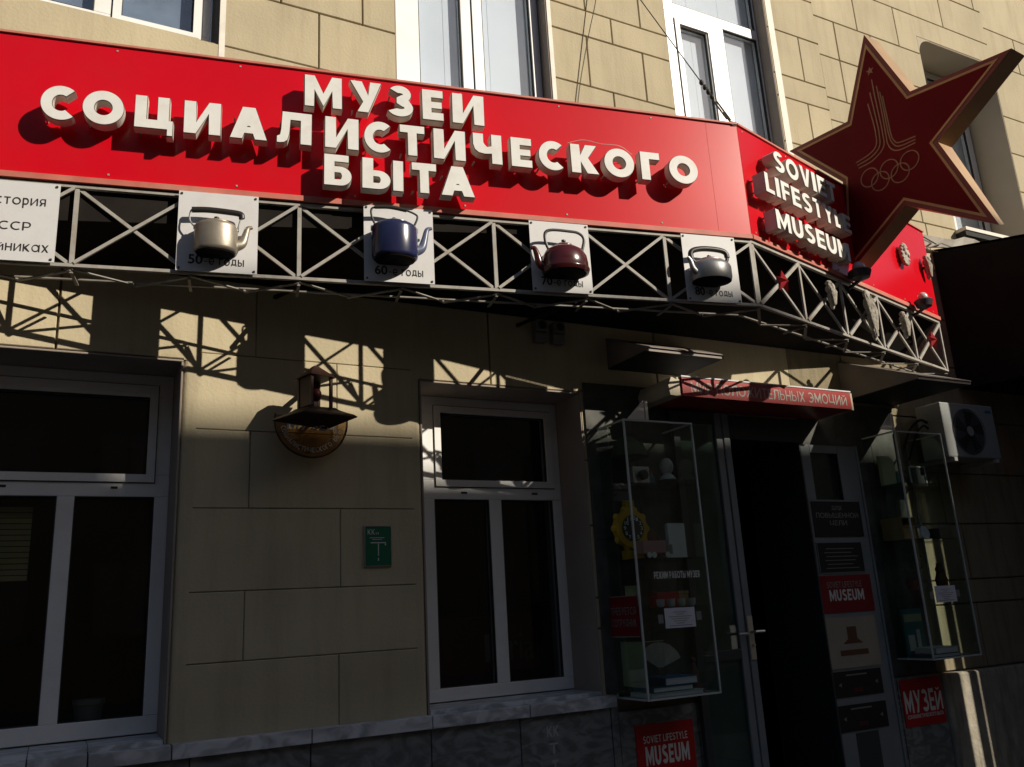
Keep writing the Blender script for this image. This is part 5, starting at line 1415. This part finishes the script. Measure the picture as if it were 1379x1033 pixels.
# ---- things in the right case
def framed(x, y, z, w, h, m_, label, name='framed_picture', cat='picture'):
    t = thing(name, (x+w/2, y, z), label, cat)
    e = 0.012
    part(MB().box(x, x+w, y-0.01, y, z, z+e, 'cloth').box(x, x+w, y-0.01, y, z+h-e, z+h, 'cloth').box(x, x+e, y-0.01, y, z+e, z+h-e, 'cloth').box(x+w-e, x+w, y-0.01, y, z+e, z+h-e, 'cloth'), 'frame', t)
    part(MB().box(x+e, x+w-e, y-0.004, y, z+e, z+h-e, m_), 'picture', t)
framed(6.33, -0.15, 2.452, 0.20, 0.17, 'doordark', 'small pale framed picture on the top shelf of the right case')
t = thing('yellow_papers', (6.12, -0.08, 2.452), 'pile of pale yellow sheets leaning at the top left of the right case', 'papers')
for k in range(3): part(MB().box(6.04+0.01*k, 6.20+0.01*k, -0.09-0.006*k, -0.087-0.006*k, 2.452, 2.71-0.02*k, 'palegreen'), 'sheet', t)
t = thing('wooden_tray', (6.05, -0.15, 2.002), 'honey coloured wooden desk tray with two tiers at the left of the right case', 'tray')
part(MB().box(6.0, 6.16, -0.26, -0.06, 2.004, 2.014, 'wood').box(6.0, 6.16, -0.26, -0.06, 2.10, 2.11, 'wood').box(6.0, 6.16, -0.26, -0.06, 2.17, 2.18, 'wood').box(5.992, 5.999, -0.26, -0.06, 2.004, 2.18, 'wood').box(6.161, 6.168, -0.26, -0.06, 2.004, 2.18, 'wood'), 'frame', t); part(MB().box(6.01, 6.15, -0.255, -0.07, 2.016, 2.095, 'wood'), 'drawer', t)
for x, m_, lb in ((6.24, 'chrome', 'silver round tin standing on the middle shelf of the right case'), (6.35, 'paper', 'white upright plate between the tin and the black mug in the right case'), (6.47, 'black', 'black mug at the right of the middle shelf in the right case')):
    t = thing('tableware', (x, -0.18, 2.002), lb, 'tableware', 'tableware on the shelf of the right case')
    if m_ == 'paper':
        part(MB().lathe([(0.03, -0.003), (0.055, 0.0), (0.056, 0.006), (0.03, 0.003)], 'paper', 24, Tr(x, -0.18, 2.058) @ Matrix.Rotation(R(80), 4, 'X')), 'plate', t)
    else:
        part(MB().lathe([(0.036, 2.003), (0.042, 2.01), (0.042, 2.085), (0.038, 2.09)], m_, 24, Tr(x, -0.18, 0)), 'body', t)
        part(MB().tube([(x+0.04, -0.18, 2.07), (x+0.065, -0.18, 2.06), (x+0.065, -0.18, 2.03), (x+0.04, -0.18, 2.02)], 0.005, m_, 6), 'handle', t)
t = thing('blue_cloth_bundle', (6.32, -0.08, 2.1), 'dark blue crumpled bundle above the plates in the right case', 'bundle')
part(MB().ball((6.30, -0.08, 2.14), 0.05, 'bluebright', 8, (1.2, .7, 1)).ball((6.36, -0.08, 2.12), 0.04, 'bluebright', 8, (1.2, .7, .8)), 'cloth', t)
t = thing('owl_figurine', (6.43, -0.2, 1.602), 'little brown owl figurine in the right case above the paper sheet', 'figurine')
part(MB().lathe([(0.03, 1.602), (0.045, 1.63), (0.048, 1.68), (0.035, 1.72), (0.033, 1.735)], 'brown', 16, Tr(6.43, -0.2, 0)), 'body', t); part(MB().ball((6.43, -0.2, 1.755), 0.036, 'brown', 8).prism([(6.40, 1.775), (6.41, 1.81), (6.425, 1.785)], -0.21, -0.19, 'brown').prism([(6.435, 1.785), (6.45, 1.81), (6.46, 1.775)], -0.21, -0.19, 'brown'), 'head', t)
t = thing('potted_plant', (6.12, -0.17, 1.602), 'small dark green bushy plant in the right case', 'plant')
part(MB().lathe([(0.04, 1.602), (0.055, 1.68), (0.052, 1.682)], 'clay', 16, Tr(6.12, -0.17, 0)), 'pot', t)
lf = MB(); rnd = random.Random(2)
for k in range(90):
    p = Vector((rnd.gauss(0, .05), rnd.gauss(0, .04), abs(rnd.gauss(.09, .07)))) + Vector((6.12, -0.17, 1.69))
    a = Vector((rnd.uniform(-1, 1), rnd.uniform(-1, 1), rnd.uniform(-.3, 1))).normalized()*0.03; b_ = a.cross(Vector((rnd.uniform(-1, 1), 1, 0))).normalized()*0.010
    p.y = min(max(p.y, -0.30), -0.03)
    lf.add([p-b_, p+a*.5-b_*.4, p+a, p+b_], [(0, 1, 2, 3)], 'olive')
part(lf, 'foliage', t)
t = thing('picture_book', (6.11, -0.1, 1.09), 'upright green and yellow picture book at the lower left of the right case', 'book')
part(MB().box(6.0, 6.225, -0.115, -0.095, 1.09, 1.46, 'teal'), 'cover', t); part(MB().box(6.01, 6.215, -0.118, -0.1155, 1.36, 1.42, 'palegreen').box(6.03, 6.10, -0.118, -0.1155, 1.14, 1.26, 'cloth').box(6.13, 6.17, -0.118, -0.1155, 1.13, 1.30, 'cloth'), 'cover_print', t)
for z0, z1, x0, x1, m_, lb in ((1.088, 1.118, 6.02, 6.34, 'doordark', 'dark covered book at the bottom of the pile in the right case'), (1.12, 1.165, 6.06, 6.33, 'cloth', 'pale thick book on top of the pile in the right case')):
    t = thing('book', ((x0+x1)/2, -0.23, z0), lb, 'book', 'pile of books in the right case')
    part(MB().box(x0, x1, -0.32, -0.13, z0, z0+0.004, m_).box(x0, x1, -0.32, -0.13, z1-0.004, z1, m_).box(x0, x0+0.004, -0.32, -0.13, z0+0.005, z1-0.005, m_), 'cover', t); part(MB().box(x0+0.006, x1-0.006, -0.315, -0.135, z0+0.005, z1-0.005, 'paper'), 'pages', t)

# ================================================================== INSIDE THE WINDOWS
t = thing('interior_sign', (3.0, 1.0, 1.2), 'dim dark red sign with pale letters ria seen through the right window', 'sign')
part(MB().box(2.40, 3.9, 1.0, 1.02, 1.02, 1.58, 'darkred').box(2.40, 3.9, 0.995, 1.02, 1.582, 1.592, 'brown'), 'board', t)
part(text_mesh('I', 0.04, 0.20, Tr(2.84, 0.998, 1.26), 'greyplastic', bold=0.0), 'lettering', t, fix=False)
part(text_mesh('ria', 0.20, 0.20, Tr(3.05, 0.998, 1.26), 'greyplastic', bold=0.0), 'lettering', t, fix=False)
t = thing('flower_pot', (0.16, 0.52, 1.02), 'dim round flower pot on the inner sill of the left window', 'flower pot')
part(MB().lathe([(0.055, 1.10), (0.075, 1.24), (0.082, 1.245), (0.082, 1.27), (0.074, 1.27)], 'greyplastic', 24, Tr(0.20, 0.53, 0)), 'pot', t)
part(MB().lathe([(0.07, 1.095), (0.085, 1.099)], 'greyplastic', 24, Tr(0.20, 0.53, 0)), 'saucer', t)
for xa, xb in ((-1.34, 0.54), (2.0, 3.19)): bp(MB().box(xa, xb, Y0+0.075, 0.75, 1.06, 1.092, 'greyplastic'), 'inner_sill')
t = thing('hanging_cloth', (0.27, 0.19, 5.7), 'small white cloth hanging behind the upper left window pane', 'cloth')
part(MB().prism([(0.22, 5.72), (0.30, 5.70), (0.31, 5.90), (0.27, 6.02), (0.245, 5.88)], 0.185, 0.195, 'white'), 'fabric', t)

# ================================================================== AIR CONDITIONER
t = thing('air_conditioner', (6.96, -0.2, 2.65), 'white outdoor air conditioner unit with round dark fan high beside the right case', 'air conditioner')
ax0, ax1, az0, az1, ay = 6.61, 7.32, 2.675, 3.155, -0.35
part(MB().box(ax0, ax1, ay, -0.10, az0, az1, 'acwhite'), 'case', t, bevel=0.012)
cx_, cz_ = 6.93, 2.905
TA = Tr(cx_, ay-0.001, cz_) @ Matrix.Rotation(R(90), 4, 'X')
part(MB().lathe([(0.002, 0.0), (0.20, 0.0), (0.205, 0.004)], 'acdark', 40, TA), 'fan_recess', t)
for k in range(5):
    a = 2*math.pi*k/5
    q = [(cx_+0.045*math.cos(a), cz_+0.045*math.sin(a)), (cx_+0.18*math.cos(a-.15), cz_+0.18*math.sin(a-.15)), (cx_+0.19*math.cos(a+.45), cz_+0.19*math.sin(a+.45)), (cx_+0.05*math.cos(a+.9), cz_+0.05*math.sin(a+.9))]
    part(MB().prism(q, ay-0.010, ay-0.006, 'black'), 'fan_blade', t)
for k in range(7):
    r_ = 0.05+0.025*k
    part(MB().tube([(cx_+r_*math.cos(2*math.pi*i/32), ay-0.018, cz_+r_*math.sin(2*math.pi*i/32)) for i in range(33)], 0.0022, 'acdark', 4, cap=False), 'guard_ring', t)
part(MB().lathe([(0.001, 0.022), (0.040, 0.021), (0.043, 0.014)], 'acwhite', 24, TA), 'hub', t)
part(MB().prism([(7.20, 3.095), (7.215, 3.11), (7.28, 3.112), (7.295, 3.10), (7.28, 3.085), (7.215, 3.083)], ay-0.002, ay-0.0003, 'bluebright'), 'badge', t)
part(MB().box(6.66, 6.70, -0.36, -0.003, 2.64, 2.674, 'steel').box(7.22, 7.26, -0.36, -0.003, 2.64, 2.674, 'steel'), 'bracket', t)
part(MB().tube(bez([(ax0-0.002, -0.2, 3.0), (6.53, -0.19, 3.02), (6.50, -0.10, 2.95), (6.49, -0.02, 2.80)]), 0.012, 'bakelite', 6).tube(bez([(ax0-0.002, -0.2, 2.95), (6.55, -0.2, 2.97), (6.545, -0.12, 2.9), (6.53, -0.02, 2.7)]), 0.009, 'bakelite', 6), 'pipe', t)

# ================================================================== NEIGHBOUR AWNING
t = thing('neighbour_awning', (8.8, 0, 3.4), 'big black tarpaulin covered awning of the neighbouring shop at the right edge', 'awning')
zt = 4.83
# cheek, roof, underside as panels with slight sag
def quadsheet(a, b, c, d, n, m_, sag=0.0, th=0.012, seed=1):
    rnd = random.Random(seed)
    a, b, c, d = map(Vector, (a, b, c, d)); vs = []
    for i in range(n+1):
        for j in range(n+1):
            s_, t_ = i/n, j/n
            p = a*(1-s_)*(1-t_)+b*s_*(1-t_)+c*s_*t_+d*(1-s_)*t_
            p.z -= sag*math.sin(math.pi*s_)*math.sin(math.pi*t_)
            p += Vector((rnd.uniform(-1, 1), rnd.uniform(-1, 1), rnd.uniform(-1, 1)))*0.006*(0 < i < n)
            vs.append(p)
    fs = [(i*(n+1)+j, (i+1)*(n+1)+j, (i+1)*(n+1)+j+1, i*(n+1)+j+1) for i in range(n) for j in range(n)]
    return MB().add(vs, fs, m_)
part(quadsheet((7.42, -0.006, zt-0.03), (7.95, -2.0, 4.45), (7.95, -2.0, 3.40), (7.42, -0.006, 3.42), 8, 'awning', 0, seed=3), 'cheek', t)
part(quadsheet((7.42, -0.006, zt), (7.96, -2.0, 4.48), (14, -2.0, 4.48), (14, -0.006, zt), 8, 'awning', 0.02, seed=4), 'roof_sheet', t)
part(quadsheet((7.44, -0.01, 3.41), (7.96, -1.99, 3.39), (14, -1.99, 3.39), (14, -0.01, 3.41), 6, 'awning', 0.0, seed=5), 'underside', t)
part(quadsheet((7.96, -2.01, 4.47), (14, -2.01, 4.47), (14, -2.01, 3.39), (7.96, -2.01, 3.39), 6, 'awning', 0.0, seed=6), 'front_sheet', t)
rnd = random.Random(9)
fl = MB()
P = []
for i in range(15):
    f = i/14; P.append((7.08+1.9*f, -0.03-0.20*f, 4.825+0.012*math.sin(i*1.7)+rnd.uniform(-.012, .012)+0.10*f))
for i in range(14):
    a, b_ = Vector(P[i]), Vector(P[i+1])
    h1, h2 = 0.055+0.04*abs(math.sin(i*.9)), 0.055+0.04*abs(math.sin((i+1)*.9))
    fl.add([a, b_, b_+Vector((0, -0.045, h2)), a+Vector((0, -0.045, h1)), a+Vector((0, 0.02, 0)), b_+Vector((0, 0.02, 0))], [(0, 1, 2, 3), (4, 5, 1, 0)], 'whitepaint')
part(fl, 'torn_flashing', t)
part(MB().tube([(6.95, -0.25, 4.80), (7.5, -0.05, 4.86), (8.5, -0.03, 5.0)], 0.006, 'wire', 5).tube([(6.85, -0.32, 4.62), (7.3, -0.2, 4.80), (7.9, -0.04, 4.86)], 0.006, 'chrome', 5).tube([(6.85, -0.32, 4.72), (7.1, -0.2, 4.79), (7.4, -0.04, 4.88)], 0.008, 'chrome', 5), 'guy_wire', t)
# added unseen panels under the awning; their two gaps shape the sun stripes
sx_ = 7.66
for wdt, gp in ((0.352, 0.130), (0.09, 0.035), (0.40, 0.004), (0.40, 0.004), (0.40, 0.004), (0.40, 0.004), (0.40, 0.004), (0.40, 0.004), (0.40, 0.004), (0.4, 0.004)):
    part(MB().box(sx_, sx_+wdt, -1.985, -1.955, 0.0, 3.385, 'doordark'), 'slit_panel', t)
    sx_ += wdt+gp
# posts carrying the awning, off to the right
for x in (10.5, 13.0):
    part(MB().bar((x, -1.95, 0), (x, -1.95, 3.39), 0.08, 0.08, 'doordark'), 'post', t)
# dark side screen of the neighbouring shop below its awning
t = thing('neighbour_screen', (8.3, 0, 0), 'dark grey side screen of the neighbouring shop below the awning', 'screen')
for k in range(5):
    part(MB().box(8.35+0.002*k, 8.38, -0.05-0.24*k-0.235, -0.05-0.24*k, 0.0, 3.35, 'doordark'), 'panel', t)
